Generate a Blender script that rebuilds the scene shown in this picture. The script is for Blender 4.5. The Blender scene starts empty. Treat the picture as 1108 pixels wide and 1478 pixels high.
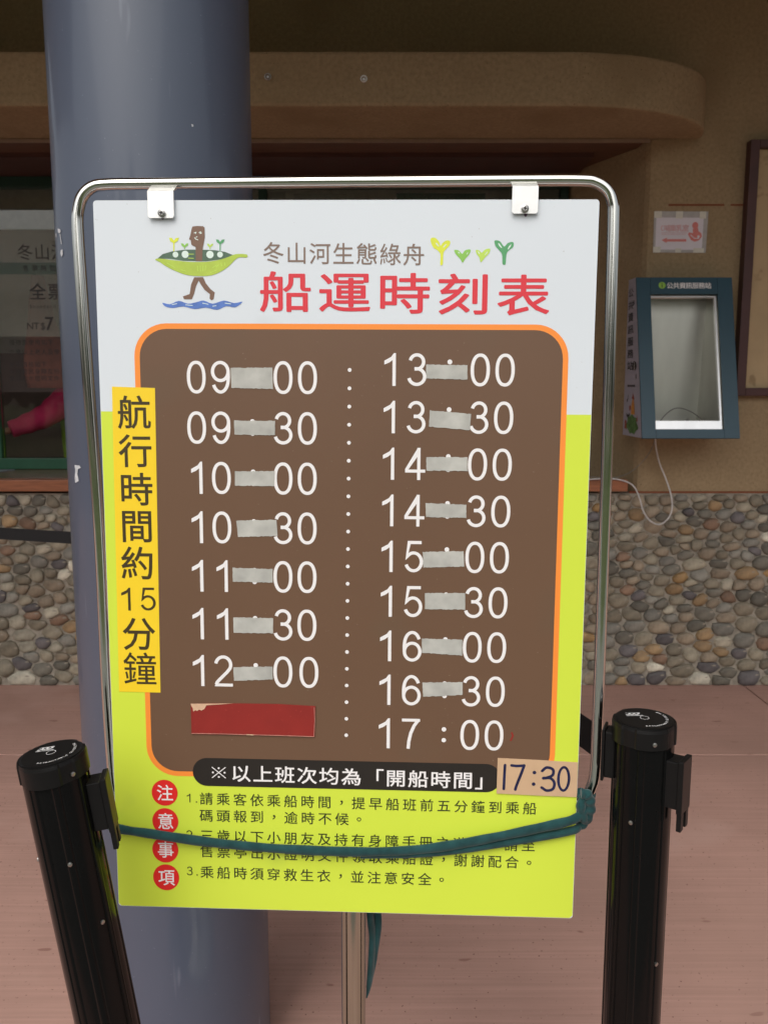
import bpy, bmesh, math, random
import numpy as np
from mathutils import Vector, Matrix

random.seed(7)
RNG = np.random.default_rng(11)
C = bpy.context.scene.collection
SC = bpy.context.scene
R = math.radians

# ------------------------------------------------------------------ camera, sky, sun, exposure
F_PX, CX, CY, CAM_H, PITCH = 1238.0, 554.0, 739.0, 1.40, R(8.3)
cam_data = bpy.data.cameras.new('camera')
cam = bpy.data.objects.new('camera', cam_data)
C.objects.link(cam)
cam.location = (0, 0, CAM_H)
cam.rotation_euler = (R(90) - PITCH, 0, 0)
cam_data.sensor_fit = 'VERTICAL'
cam_data.sensor_height = 36
cam_data.lens = 36 * F_PX / 1478
cam_data.dof.use_dof = True
cam_data.dof.focus_distance = 1.08
cam_data.dof.aperture_fstop = 14
cam_data.clip_start = .05
cam_data.clip_end = 2000
SC.camera = cam

world = bpy.data.worlds.new('World')
SC.world = world
world.use_nodes = True
wn = world.node_tree
bg = wn.nodes['Background']
sky = wn.nodes.new('ShaderNodeTexSky')
sky.sky_type = 'NISHITA'
sky.sun_disc = False
sky.sun_elevation = R(52)
sky.sun_rotation = R(200)
sky.air_density = 1.0
sky.dust_density = 6.0
hs = wn.nodes.new('ShaderNodeHueSaturation')
hs.inputs['Saturation'].default_value = .34
wn.links.new(sky.outputs[0], hs.inputs['Color'])
wn.links.new(hs.outputs[0], bg.inputs[0])
bg.inputs[1].default_value = .13

sun_data = bpy.data.lights.new('sun', 'SUN')
sun_data.energy = .8
sun_data.angle = R(90)
sun_data.color = (1, .97, .92)
sun = bpy.data.objects.new('sun', sun_data)
C.objects.link(sun)
sun.rotation_euler = Vector((.15, .75, -.95)).to_track_quat('-Z', 'Y').to_euler()

SC.view_settings.view_transform = 'Standard'
SC.view_settings.look = 'None'
SC.view_settings.gamma = 1
SC.view_settings.use_curve_mapping = False
SC.view_settings.exposure = .25
SC.render.engine = 'CYCLES'
SC.cycles.max_bounces = 8

# ------------------------------------------------------------------ where a sight line meets a plane
def ray(px, py):
    x = (px - CX) / F_PX
    u = -(py - CY) / F_PX
    return Vector((x, math.cos(PITCH) + u * math.sin(PITCH), -math.sin(PITCH) + u * math.cos(PITCH)))
def at_y(px, py, Y):
    d = ray(px, py)
    return Vector((0, 0, CAM_H)) + d * (Y / d.y)
def at_z(px, py, Z=0.):
    d = ray(px, py)
    return Vector((0, 0, CAM_H)) + d * ((Z - CAM_H) / d.z)
def at_depth(px, py, t):
    return Vector((0, 0, CAM_H)) + ray(px, py) * t

# ------------------------------------------------------------------ materials
def lin(c):
    c = c / 255
    return c / 12.92 if c < .04045 else ((c + .055) / 1.055) ** 2.4
def rgb(r, g, b):
    return (lin(r), lin(g), lin(b), 1)
def mat(name, col, rough=.5, metal=0., var=.08, scale=20., bump=0., bscale=None, detail=4., spec=.5, coat=0., stretch=None, coatr=.1, sheen=0.):
    m = bpy.data.materials.new(name)
    m.use_nodes = True
    nt = m.node_tree
    b = nt.nodes['Principled BSDF']
    b.inputs['Roughness'].default_value = rough
    b.inputs['Metallic'].default_value = metal
    b.inputs['Specular IOR Level'].default_value = spec
    b.inputs['Coat Weight'].default_value = coat
    b.inputs['Coat Roughness'].default_value = coatr
    b.inputs['Sheen Weight'].default_value = sheen
    tc = nt.nodes.new('ShaderNodeTexCoord')
    mp = nt.nodes.new('ShaderNodeMapping')
    nt.links.new(tc.outputs['Object'], mp.inputs[0])
    if stretch: mp.inputs['Scale'].default_value = stretch
    n = nt.nodes.new('ShaderNodeTexNoise')
    n.inputs['Scale'].default_value = scale
    n.inputs['Detail'].default_value = detail
    nt.links.new(mp.outputs[0], n.inputs['Vector'])
    mr = nt.nodes.new('ShaderNodeMapRange')
    mr.inputs[1].default_value = .3
    mr.inputs[2].default_value = .7
    mr.inputs[3].default_value = 1 - var
    mr.inputs[4].default_value = 1 + var
    nt.links.new(n.outputs[0], mr.inputs[0])
    mx = nt.nodes.new('ShaderNodeVectorMath')
    mx.operation = 'SCALE'
    mx.inputs[0].default_value = col[:3]
    nt.links.new(mr.outputs[0], mx.inputs['Scale'])
    nt.links.new(mx.outputs[0], b.inputs['Base Color'])
    if bump:
        n2 = nt.nodes.new('ShaderNodeTexNoise')
        n2.inputs['Scale'].default_value = bscale or scale * 4
        n2.inputs['Detail'].default_value = 5
        nt.links.new(mp.outputs[0], n2.inputs['Vector'])
        bp = nt.nodes.new('ShaderNodeBump')
        bp.inputs['Strength'].default_value = min(1, bump * 60)
        bp.inputs['Distance'].default_value = bump
        nt.links.new(n2.outputs[0], bp.inputs['Height'])
        nt.links.new(bp.outputs[0], b.inputs['Normal'])
    m['tint_node'] = mx.name
    return m
def spots(m, col, scale, thr, soft=.04, detail=2., rough=None, stretch=None, coords='Object'):
    """irregular patches of another colour over the material's own (dirt, flecks, wear)"""
    nt = m.node_tree
    b = nt.nodes['Principled BSDF']
    src = b.inputs['Base Color'].links[0].from_socket
    tc = nt.nodes.new('ShaderNodeTexCoord')
    mp = nt.nodes.new('ShaderNodeMapping')
    mp.inputs['Location'].default_value = (scale * .37, 1.7, scale * .11)
    if stretch: mp.inputs['Scale'].default_value = stretch
    nt.links.new(tc.outputs[coords], mp.inputs[0])
    n = nt.nodes.new('ShaderNodeTexNoise')
    n.inputs['Scale'].default_value = scale
    n.inputs['Detail'].default_value = detail
    nt.links.new(mp.outputs[0], n.inputs['Vector'])
    mr = nt.nodes.new('ShaderNodeMapRange')
    mr.inputs[1].default_value = thr
    mr.inputs[2].default_value = thr + soft
    nt.links.new(n.outputs[0], mr.inputs[0])
    mix = nt.nodes.new('ShaderNodeMix')
    mix.data_type = 'RGBA'
    nt.links.new(mr.outputs[0], mix.inputs[0])
    nt.links.new(src, mix.inputs[6])
    mix.inputs[7].default_value = col
    nt.links.new(mix.outputs[2], b.inputs['Base Color'])
    return m

M = {}
M['plaster'] = mat('sand_plaster', (.345, .255, .15, 1), .92, var=.13, scale=70, bump=.0035, bscale=140, spec=.2)
spots(M['plaster'], (.28, .20, .112, 1), 3.2, .5, .25)
spots(M['plaster'], (.17, .11, .06, 1), 150, .66, .08)
M['groove'] = mat('red_joint', (.24, .085, .045, 1), .9, spec=.2)
M['mortar'] = mat('mortar', (.34, .305, .25, 1), .95, var=.25, scale=30, bump=.003, bscale=120, spec=.2)
M['concrete'] = mat('pink_concrete', (.455, .275, .225, 1), .85, var=.10, scale=2.2, bump=.0012, bscale=60, stretch=(1, 1, 1), spec=.25)
M['unseen_grey_paving'] = mat('unseen_grey_paving', (.15, .155, .135, 1), .85, var=.15, scale=6, bump=.001, bscale=80)  # unseen slabs behind the viewer, made grey to cut pink reflections and bounce
M['joint'] = mat('dark_joint', (.10, .055, .045, 1), .95)
M['roof'] = mat('roof_timber', (.24, .16, .10, 1), .7, var=.2, scale=8, stretch=(1, 8, 1))
M['maroon'] = mat('maroon_timber', (.075, .026, .020, 1), .5, var=.2, scale=8, stretch=(1, 10, 10))
M['header'] = mat('brown_header', (.13, .06, .035, 1), .6, var=.2, scale=8, stretch=(1, 10, 10))
M['trim'] = mat('pale_trim', (.30, .22, .16, 1), .5)
M['sill'] = mat('orange_timber', (.33, .12, .055, 1), .45, var=.25, scale=10, stretch=(1, 9, 9))
M['counter'] = mat('counter_timber', (.20, .085, .04, 1), .22, var=.3, scale=9, stretch=(1, 9, 9))
M['green_frame'] = mat('green_window_frame', (.018, .11, .055, 1), .4)
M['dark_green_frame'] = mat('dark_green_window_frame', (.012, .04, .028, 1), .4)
M['interior'] = mat('interior_wall', (.66, .64, .58, 1), .9)
M['interior_dark'] = mat('interior_dark_wood', (.10, .05, .045, 1), .6, var=.3, scale=4)
M['column'] = mat('slate_blue_paint', (.080, .099, .143, 1), .38, var=.05, scale=3, bump=.0006, bscale=9, coat=.45, coatr=.10, stretch=(1, 1, .35))
spots(M['column'], (.072, .091, .136, 1), 2.2, .54, .16, stretch=(1, 1, .35))
spots(M['column'], (.16, .18, .24, 1), 210, .74, .03)
spots(M['column'], (.15, .17, .22, 1), 34, .69, .05, stretch=(1, 1, .12))
M['chip'] = mat('bare_primer', (.62, .63, .66, 1), .7, var=.2, scale=90)
M['chrome'] = mat('polished_steel', (.72, .72, .67, 1), .12, 1., var=.03, scale=60, bump=.00008, bscale=160)
M['clip'] = mat('clip_steel', (.86, .86, .84, 1), .42, .75, var=.03, scale=90)
M['screw'] = mat('screw_steel', (.45, .44, .42, 1), .3, 1.)
M['black_gap'] = mat('screw_recess', (.02, .02, .02, 1), .6)
M['board'] = mat('board_edge_white', (.70, .75, .79, 1), .5, var=.015, scale=3)
spots(M['board'], (.60, .63, .65, 1), 7, .66, .12)
spots(M['board'], (.50, .50, .50, 1), 260, .76, .03)
M['lime'] = mat('lime_print', (.65, .79, .062, 1), .42, var=.02, scale=3)
spots(M['lime'], (.56, .70, .07, 1), 8, .66, .1)
M['orange'] = mat('orange_print', (.96, .29, .045, 1), .42, var=.01)
M['brown'] = mat('brown_print', (.150, .083, .048, 1), .42, var=.03, scale=5)
spots(M['brown'], (.145, .085, .05, 1), 9, .62, .12)
spots(M['brown'], (.24, .17, .12, 1), 320, .745, .03)
M['subtitle'] = mat('taupe_ink', (.23, .16, .125, 1), .5, var=.02)
M['red'] = mat('red_ink', (.70, .038, .055, 1), .5, var=.02)
M['red_disc'] = mat('red_disc_ink', (.76, .022, .020, 1), .45, var=.02)
M['white_ink'] = mat('white_ink', (.86, .84, .83, 1), .5, var=.01)
M['black_ink'] = mat('black_ink', (.020, .016, .013, 1), .45, var=.05)
M['note_ink'] = mat('note_ink', (.035, .045, .012, 1), .5, var=.05)
M['yellow'] = mat('yellow_vinyl', (.94, .66, .025, 1), .4, var=.012, scale=4)
M['yellow_ink'] = mat('dark_olive_ink', (.055, .038, .012, 1), .45)
M['card'] = mat('manila_card', (.60, .40, .24, 1), .75, var=.04, scale=60)
M['navy'] = mat('navy_marker', (.010, .012, .060, 1), .5, var=.3, scale=70)
M['card_red'] = mat('red_cover_card', (.27, .020, .015, 1), .5, var=.08, scale=25)
spots(M['card_red'], (.34, .035, .03, 1), 300, .68, .05)
M['card_torn'] = mat('torn_card_backing', (.66, .43, .28, 1), .9, var=.15, scale=90)
M['card_edge'] = mat('worn_card_edge', (.50, .22, .17, 1), .9, var=.2, scale=120)
M['rope'] = mat('teal_velvet', (.017, .060, .062, 1), .95, var=.25, scale=60, bump=.0025, bscale=260, spec=.1, sheen=.25)
M['black_plastic'] = mat('black_plastic', (.0085, .008, .008, 1), .36, spec=.22, var=.08, bump=.0003, bscale=300)
M['black_gloss'] = mat('black_gloss_paint', (.0045, .0045, .0045, 1), .16, var=.05, scale=30, spec=.16)
M['belt'] = mat('black_belt', (.010, .010, .011, 1), .85, var=.1, scale=300, bump=.0005, bscale=900)
M['cap_ink'] = mat('cap_white_ink', (.62, .62, .62, 1), .6)
M['teal_box'] = mat('teal_blue_enamel', (.022, .072, .105, 1), .35, var=.04, scale=10)
M['box_side'] = mat('lilac_grey_side', (.46, .43, .50, 1), .5, var=.03)
M['steel'] = mat('brushed_steel', (.62, .62, .56, 1), .36, .85, var=.12, scale=7, bump=.0004, bscale=120, stretch=(1, 1, .3))
M['steel_lip'] = mat('bright_steel', (.85, .86, .86, 1), .3, .8, var=.04)
M['cable'] = mat('grey_cable', (.22, .21, .19, 1), .5)
M['white_cable'] = mat('white_cable', (.62, .60, .58, 1), .5)
M['paper'] = mat('notice_paper', (.74, .70, .76, 1), .7, var=.02)
M['paper_tape'] = mat('yellowed_tape', (.66, .63, .54, 1), .35, var=.06, scale=60)
M['sleeve_film'] = mat('plastic_sleeve', (.42, .39, .37, 1), .3, var=.1, scale=40)
M['pink_ink'] = mat('pink_ink', (.72, .24, .22, 1), .7, var=.06, scale=80)
M['faded_pink'] = mat('faded_pink_ink', (.68, .40, .42, 1), .7, var=.1, scale=80)
M['poster_frame'] = mat('maroon_frame', (.075, .028, .026, 1), .5, var=.15, scale=9)
M['poster_panel'] = mat('beige_board', (.50, .37, .215, 1), .85, var=.06, scale=12, bump=.0006, bscale=200)
spots(M['poster_panel'], (.34, .24, .13, 1), 14, .64, .08)
M['logo_brown'] = mat('logo_brown_ink', (.20, .115, .078, 1), .5, var=.06, scale=90)
M['logo_dark_green'] = mat('logo_dark_green_ink', (.085, .15, .10, 1), .5, var=.15, scale=90)
M['logo_green'] = mat('logo_leaf_green_ink', (.44, .58, .075, 1), .5, var=.08, scale=90)
M['logo_blue'] = mat('logo_blue_ink', (.10, .20, .55, 1), .5, var=.12, scale=90)
M['logo_pale'] = mat('logo_pale_ink', (.72, .84, .76, 1), .5)
M['leaf_yellow'] = mat('sprout_yellow_ink', (.72, .78, .06, 1), .5, var=.05, scale=90)
M['leaf_mid'] = mat('sprout_mid_green_ink', (.27, .56, .10, 1), .5, var=.05, scale=90)
M['leaf_lime'] = mat('sprout_lime_ink', (.52, .73, .11, 1), .5, var=.05, scale=90)
M['leaf_dark'] = mat('sprout_dark_green_ink', (.10, .36, .15, 1), .5, var=.05, scale=90)
M['skin'] = mat('skin', (.50, .27, .18, 1), .55, var=.05)
M['hair'] = mat('black_hair', (.012, .010, .010, 1), .45, var=.2, scale=90, stretch=(1, 1, .1))
M['pink_cloth'] = mat('hot_pink_sleeve', (.85, .035, .17, 1), .8, var=.12, scale=14)
M['lime_cloth'] = mat('lime_vest', (.40, .60, .05, 1), .8, var=.1, scale=14)
M['dark_cloth'] = mat('dark_trousers', (.03, .03, .04, 1), .9)
M['i_green'] = mat('info_green', (.28, .52, .07, 1), .5)
M['orange_paint'] = mat('side_orange', (.70, .30, .05, 1), .5, var=.2, scale=60)
M['rust_paint'] = mat('side_rust', (.35, .07, .03, 1), .5, var=.2, scale=60)
M['foliage_paint'] = mat('side_foliage', (.10, .20, .06, 1), .6, var=.6, scale=45)
M['grey_film'] = None

# brushed streaks and dark flecks on the paving
def dress_concrete(m):
    nt = m.node_tree
    b = nt.nodes['Principled BSDF']
    src = b.inputs['Base Color'].links[0].from_socket
    tc = nt.nodes.new('ShaderNodeTexCoord')
    mp = nt.nodes.new('ShaderNodeMapping')
    mp.inputs['Scale'].default_value = (1.2, 70, 1)
    nt.links.new(tc.outputs['Object'], mp.inputs[0])
    n = nt.nodes.new('ShaderNodeTexNoise')
    n.inputs['Scale'].default_value = 1.6
    n.inputs['Detail'].default_value = 7
    n.inputs['Distortion'].default_value = .4
    nt.links.new(mp.outputs[0], n.inputs['Vector'])
    mr = nt.nodes.new('ShaderNodeMapRange')
    mr.inputs[1].default_value, mr.inputs[2].default_value = .3, .7
    mr.inputs[3].default_value, mr.inputs[4].default_value = .90, 1.08
    nt.links.new(n.outputs[0], mr.inputs[0])
    vm = nt.nodes.new('ShaderNodeVectorMath')
    vm.operation = 'SCALE'
    nt.links.new(src, vm.inputs[0])
    nt.links.new(mr.outputs[0], vm.inputs['Scale'])
    nt.links.new(vm.outputs[0], b.inputs['Base Color'])
    bp = nt.nodes.new('ShaderNodeBump')
    bp.inputs['Strength'].default_value = .35
    bp.inputs['Distance'].default_value = .0012
    old = b.inputs['Normal'].links[0].from_socket
    nt.links.new(old, bp.inputs['Normal'])
    nt.links.new(n.outputs[0], bp.inputs['Height'])
    nt.links.new(bp.outputs[0], b.inputs['Normal'])
dress_concrete(M['concrete'])
spots(M['concrete'], (.21, .11, .088, 1), 110, .70, .05, detail=1)
spots(M['concrete'], (.46, .30, .25, 1), 160, .70, .04, detail=1)
spots(M['concrete'], (.30, .16, .13, 1), 9, .715, .03, stretch=(1, 2.6, 1))
spots(M['concrete'], (.37, .23, .185, 1), 1.1, .5, .25, detail=4)
spots(M['concrete'], (.52, .335, .28, 1), 2.3, .56, .2, detail=4)

# stones: every stone carries its own colour in a mesh attribute
def stone_mat():
    m = mat('river_stone', (1, 1, 1, 1), .62, var=.32, scale=28, bump=.0018, bscale=90, spec=.4)
    nt = m.node_tree
    a = nt.nodes.new('ShaderNodeAttribute')
    a.attribute_name = 'stone_colour'
    mul = nt.nodes.new('ShaderNodeVectorMath')
    mul.operation = 'MULTIPLY'
    b = nt.nodes['Principled BSDF']
    src = b.inputs['Base Color'].links[0].from_socket
    nt.links.new(src, mul.inputs[0])
    nt.links.new(a.outputs['Color'], mul.inputs[1])
    nt.links.new(mul.outputs[0], b.inputs['Base Color'])
    spots(m, (.33, .29, .23, 1), 11, .70, .03, detail=4, stretch=(1, 1, 3))
    return m
M['stone'] = stone_mat()

def alpha_mat(name, col, alpha, rough, **k):
    m = mat(name, col, rough, **k)
    nt = m.node_tree
    b = nt.nodes['Principled BSDF']
    out = nt.nodes['Material Output']
    tr = nt.nodes.new('ShaderNodeBsdfTransparent')
    mx = nt.nodes.new('ShaderNodeMixShader')
    mx.inputs[0].default_value = alpha
    nt.links.new(tr.outputs[0], mx.inputs[1])
    nt.links.new(b.outputs[0], mx.inputs[2])
    nt.links.new(mx.outputs[0], out.inputs[0])
    return m
M['tape'] = alpha_mat('frosted_tape', (.64, .64, .59, 1), .62, .45, var=.16, scale=45, bump=.0003, bscale=90)
M['film'] = alpha_mat('translucent_poster_film', (.34, .35, .30, 1), .42, .5, var=.1, scale=3)
M['film_clear'] = alpha_mat('clear_poster_film', (.20, .16, .15, 1), .16, .5, var=.1, scale=3)
M['film_green'] = alpha_mat('poster_green_band', (.10, .19, .16, 1), .5, .5)
M['film_ink'] = alpha_mat('poster_ink', (.035, .022, .025, 1), .85, .5)

def glass_mat():
    m = bpy.data.materials.new('window_glass')
    m.use_nodes = True
    nt = m.node_tree
    nt.nodes.clear()
    out = nt.nodes.new('ShaderNodeOutputMaterial')
    tr = nt.nodes.new('ShaderNodeBsdfTransparent')
    tr.inputs[0].default_value = (.94, .96, .94, 1)
    gl = nt.nodes.new('ShaderNodeBsdfGlossy')
    gl.inputs['Roughness'].default_value = .02
    fr = nt.nodes.new('ShaderNodeFresnel')
    fr.inputs[0].default_value = 1.5
    mx = nt.nodes.new('ShaderNodeMixShader')
    nt.links.new(fr.outputs[0], mx.inputs[0])
    nt.links.new(tr.outputs[0], mx.inputs[1])
    nt.links.new(gl.outputs[0], mx.inputs[2])
    nt.links.new(mx.outputs[0], out.inputs[0])
    return m
M['glass'] = glass_mat()

# ------------------------------------------------------------------ objects
def thing(name, label, cat, loc=(0, 0, 0), group=None, kind=None):
    o = bpy.data.objects.new(name, None)
    C.objects.link(o)
    o.empty_display_size = .1
    o.location = loc
    o['label'] = label
    if cat: o['category'] = cat
    if group: o['group'] = group
    if kind: o['kind'] = kind
    return o
def put(me, name, m, parent=None, smooth=False, at=None):
    """link a mesh whose points are in world space under parent; the parents hold plain offsets"""
    if m is not None:
        me.materials.clear()
        me.materials.append(m)
    if smooth:
        for p in me.polygons: p.use_smooth = len(p.vertices) <= 4   # end caps stay flat
    o = bpy.data.objects.new(name, me)
    C.objects.link(o)
    if parent is not None:
        o.parent = parent
    if at is not None:
        o.location = at
    return o
def offset_of(o):
    v = Vector((0, 0, 0))
    while o is not None:
        v += o.location
        o = o.parent
    return v
def build(name, verts, faces, m, parent=None, smooth=False, local=False, label=None, bevel=0):
    off = Vector((0, 0, 0)) if (parent is None or local) else offset_of(parent)
    me = bpy.data.meshes.new(name)
    me.from_pydata([tuple(Vector(v) - off) for v in verts], [], faces)
    me.validate()
    if bevel:
        bm = bmesh.new()
        bm.from_mesh(me)
        bmesh.ops.bevel(bm, geom=list(bm.edges), offset=bevel, segments=2, affect='EDGES', profile=.6)
        bm.to_mesh(me)
        bm.free()
    bm = bmesh.new()
    bm.from_mesh(me)
    if not local: bmesh.ops.recalc_face_normals(bm, faces=bm.faces)
    bm.to_mesh(me)
    bm.free()
    o = put(me, name, m, parent, smooth)
    if label: o['label'] = label
    return o
def box_vf(x0, x1, y0, y1, z0, z1):
    v = [(x0, y0, z0), (x1, y0, z0), (x1, y1, z0), (x0, y1, z0), (x0, y0, z1), (x1, y0, z1), (x1, y1, z1), (x0, y1, z1)]
    f = [(0, 3, 2, 1), (4, 5, 6, 7), (0, 1, 5, 4), (1, 2, 6, 5), (2, 3, 7, 6), (3, 0, 4, 7)]
    return v, f
def box(name, b, m, parent=None, bevel=0, **k):
    v, f = box_vf(*b)
    return build(name, v, f, m, parent, bevel=bevel, **k)
def merge(parts):
    V, Fc = [], []
    for v, f in parts:
        n = len(V)
        V += [tuple(p) for p in v]
        Fc += [tuple(i + n for i in q) for q in f]
    return V, Fc
def prism_vf(poly, y0, y1, axis='y'):
    """poly: (a, b) outline swept along an axis"""
    n = len(poly)
    def p(a, b, t): return {'y': (a, t, b), 'z': (a, b, t), 'x': (t, a, b)}[axis]
    v = [p(a, b, y0) for a, b in poly] + [p(a, b, y1) for a, b in poly]
    f = [tuple(range(n)), tuple(range(2 * n - 1, n - 1, -1))]
    f += [(i, i + n, (i + 1) % n + n, (i + 1) % n) for i in range(n)]
    return v, f
def catmull(pts, n=8, closed=False):
    P = [Vector(p) for p in pts]
    out = []
    k = len(P)
    for i in range(k if closed else k - 1):
        a, b = P[i], P[(i + 1) % k]
        p = P[i - 1] if (closed or i > 0) else a * 2 - b
        q = P[(i + 2) % k] if (closed or i + 2 < k) else b * 2 - a
        for j in range(n):
            t = j / n
            out.append(.5 * (2 * a + (b - p) * t + (2 * p - 5 * a + 4 * b - q) * t * t + (3 * a - p - 3 * b + q) * t ** 3))
    if not closed: out.append(P[-1])
    return out
def tube_vf(path, r, sides=12, closed=False, flat=1., flat_dir=None):
    P = [Vector(p) for p in path]
    n = len(P)
    rr = r if hasattr(r, '__len__') else [r] * n
    V, Fc = [], []
    T0 = (P[1] - P[0]).normalized()
    ref = flat_dir.normalized() if flat_dir is not None else (Vector((0, 1, 0)) if abs(T0.y) < .9 else Vector((1, 0, 0)))
    for i in range(n):
        a = P[(i - 1) % n] if (closed or i > 0) else P[0]
        b = P[(i + 1) % n] if (closed or i < n - 1) else P[-1]
        T = (b - a).normalized()
        u = (ref - T * ref.dot(T))
        if u.length < 1e-4: u = T.orthogonal()
        u.normalize()
        w = T.cross(u)
        if flat_dir is None: ref = u
        for k in range(sides):
            t = 2 * math.pi * k / sides
            V.append(P[i] + u * (math.cos(t) * rr[i] * flat) + w * (math.sin(t) * rr[i]))
    m = n if closed else n - 1
    for i in range(m):
        j = (i + 1) % n
        for k in range(sides):
            l = (k + 1) % sides
            Fc.append((i * sides + k, i * sides + l, j * sides + l, j * sides + k))
    if not closed:
        c0 = len(V)                                        # caps own their corners so that the wall shades straight
        V += V[:sides] + V[(n - 1) * sides:n * sides]
        Fc.append(tuple(c0 + k for k in range(sides - 1, -1, -1)))
        Fc.append(tuple(c0 + sides + k for k in range(sides)))
    return V, Fc
def lathe_vf(prof, sides=32, o=(0, 0, 0), rfun=None):
    V, Fc = [], []
    o = Vector(o)
    for r, z in prof:
        for k in range(sides):
            t = 2 * math.pi * k / sides
            q = r * (rfun(t) if rfun else 1)
            V.append(o + Vector((math.cos(t) * q, math.sin(t) * q, z)))
    for i in range(len(prof) - 1):
        for k in range(sides):
            l = (k + 1) % sides
            Fc.append((i * sides + k, i * sides + l, (i + 1) * sides + l, (i + 1) * sides + k))
    c0 = len(V)
    V += V[:sides] + V[(len(prof) - 1) * sides:len(prof) * sides]
    Fc.append(tuple(c0 + k for k in range(sides - 1, -1, -1)))
    Fc.append(tuple(c0 + sides + k for k in range(sides)))
    return V, Fc

# ------------------------------------------------------------------ lettering: glyph outlines, thinned and rounded
_glyph = {}
def outline_loops(ch):
    cu = bpy.data.curves.new('g', 'FONT')
    cu.body = ch
    cu.fill_mode = 'NONE'
    cu.resolution_u = 3
    o = bpy.data.objects.new('g', cu)
    C.objects.link(o)
    me = bpy.data.meshes.new_from_object(o.evaluated_get(bpy.context.evaluated_depsgraph_get()))
    nb = {}
    for e in me.edges:
        a, b = e.vertices
        nb.setdefault(a, []).append(b)
        nb.setdefault(b, []).append(a)
    seen, loops = set(), []
    for s in range(len(me.vertices)):
        if s in seen or s not in nb: continue
        loop, cur, prev = [], s, None
        while cur not in seen:
            seen.add(cur)
            loop.append(me.vertices[cur].co.xy.copy())
            nx = [q for q in nb[cur] if q != prev and q not in seen]
            if not nx: break
            if prev is None and s + 1 in nx: nxt = s + 1
            else: nxt = nx[0]
            prev, cur = cur, nxt
        if len(loop) > 2: loops.append(loop)
    bpy.data.objects.remove(o)
    bpy.data.curves.remove(cu)
    bpy.data.meshes.remove(me)
    return loops
def area(l):
    return sum(l[i].x * l[(i + 1) % len(l)].y - l[(i + 1) % len(l)].x * l[i].y for i in range(len(l))) / 2
def inside(p, l):
    c = False
    for i in range(len(l)):
        a, b = l[i], l[i - 1]
        if (a.y > p.y) != (b.y > p.y) and p.x < (b.x - a.x) * (p.y - a.y) / (b.y - a.y) + a.x: c = not c
    return c
def clean(l, eps=1e-4):
    out = []
    for p in l:
        if not out or (p - out[-1]).length > eps: out.append(p)
    if len(out) > 1 and (out[0] - out[-1]).length < eps: out.pop()
    return out
def offset_loop(l, d, arcs):
    """shift a ccw-solid loop outward by d; rounded on convex corners when arcs"""
    n = len(l)
    out = []
    for i in range(n):
        a, b, c = l[i - 1], l[i], l[(i + 1) % n]
        e1, e2 = (b - a).normalized(), (c - b).normalized()
        n1, n2 = Vector((e1.y, -e1.x)), Vector((e2.y, -e2.x))
        cr = e1.x * e2.y - e1.y * e2.x
        dt = max(-1, min(1, e1.dot(e2)))
        ang = math.atan2(cr, dt)
        if arcs and d > 0 and ang > .5:
            k = max(2, int(ang / .45))
            a0 = math.atan2(n1.y, n1.x)
            for j in range(k + 1):
                t = a0 + ang * j / k
                out.append(b + Vector((math.cos(t), math.sin(t))) * d)
        else:
            m = n1 + n2
            q = m.length
            if q < .3: out += [b + n1 * d, b + n2 * d]
            else:
                m /= q
                out.append(b + m * (d / max(.45, m.dot(n1))))
    return out
def fill_loops(loops):
    cu = bpy.data.curves.new('g', 'CURVE')
    cu.dimensions = '2D'
    cu.fill_mode = 'BOTH'
    K = 10.
    for l in loops:
        sp = cu.splines.new('POLY')
        sp.points.add(len(l) - 1)
        for i, p in enumerate(l): sp.points[i].co = (p.x * K, p.y * K, 0, 1)
        sp.use_cyclic_u = True
    o = bpy.data.objects.new('g', cu)
    C.objects.link(o)
    me = bpy.data.meshes.new_from_object(o.evaluated_get(bpy.context.evaluated_depsgraph_get()))
    v = [(a.co.x / K, a.co.y / K) for a in me.vertices]
    f = [tuple(p.vertices) for p in me.polygons]
    bpy.data.objects.remove(o)
    bpy.data.curves.remove(cu)
    bpy.data.meshes.remove(me)
    return v, f
def flat_area(v, f):
    t = 0
    for q in f:
        for i in range(1, len(q) - 1):
            a, b, c = v[q[0]], v[q[i]], v[q[i + 1]]
            t += abs((b[0] - a[0]) * (c[1] - a[1]) - (c[0] - a[0]) * (b[1] - a[1])) / 2
    return t
def glyph(ch, erode=0., dilate=0.):
    key = (ch, erode, dilate)
    if key in _glyph: return _glyph[key]
    best = None
    for k in (1, .96, 1.05, .9, 1.1, .83, 1.18, .7, .5, .3):
        r, miss = glyph_try(ch, erode, dilate * k)
        if best is None or miss < best[1]: best = (r, miss)
        if miss < .006: break
    _glyph[key] = best[0]
    return best[0]
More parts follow.
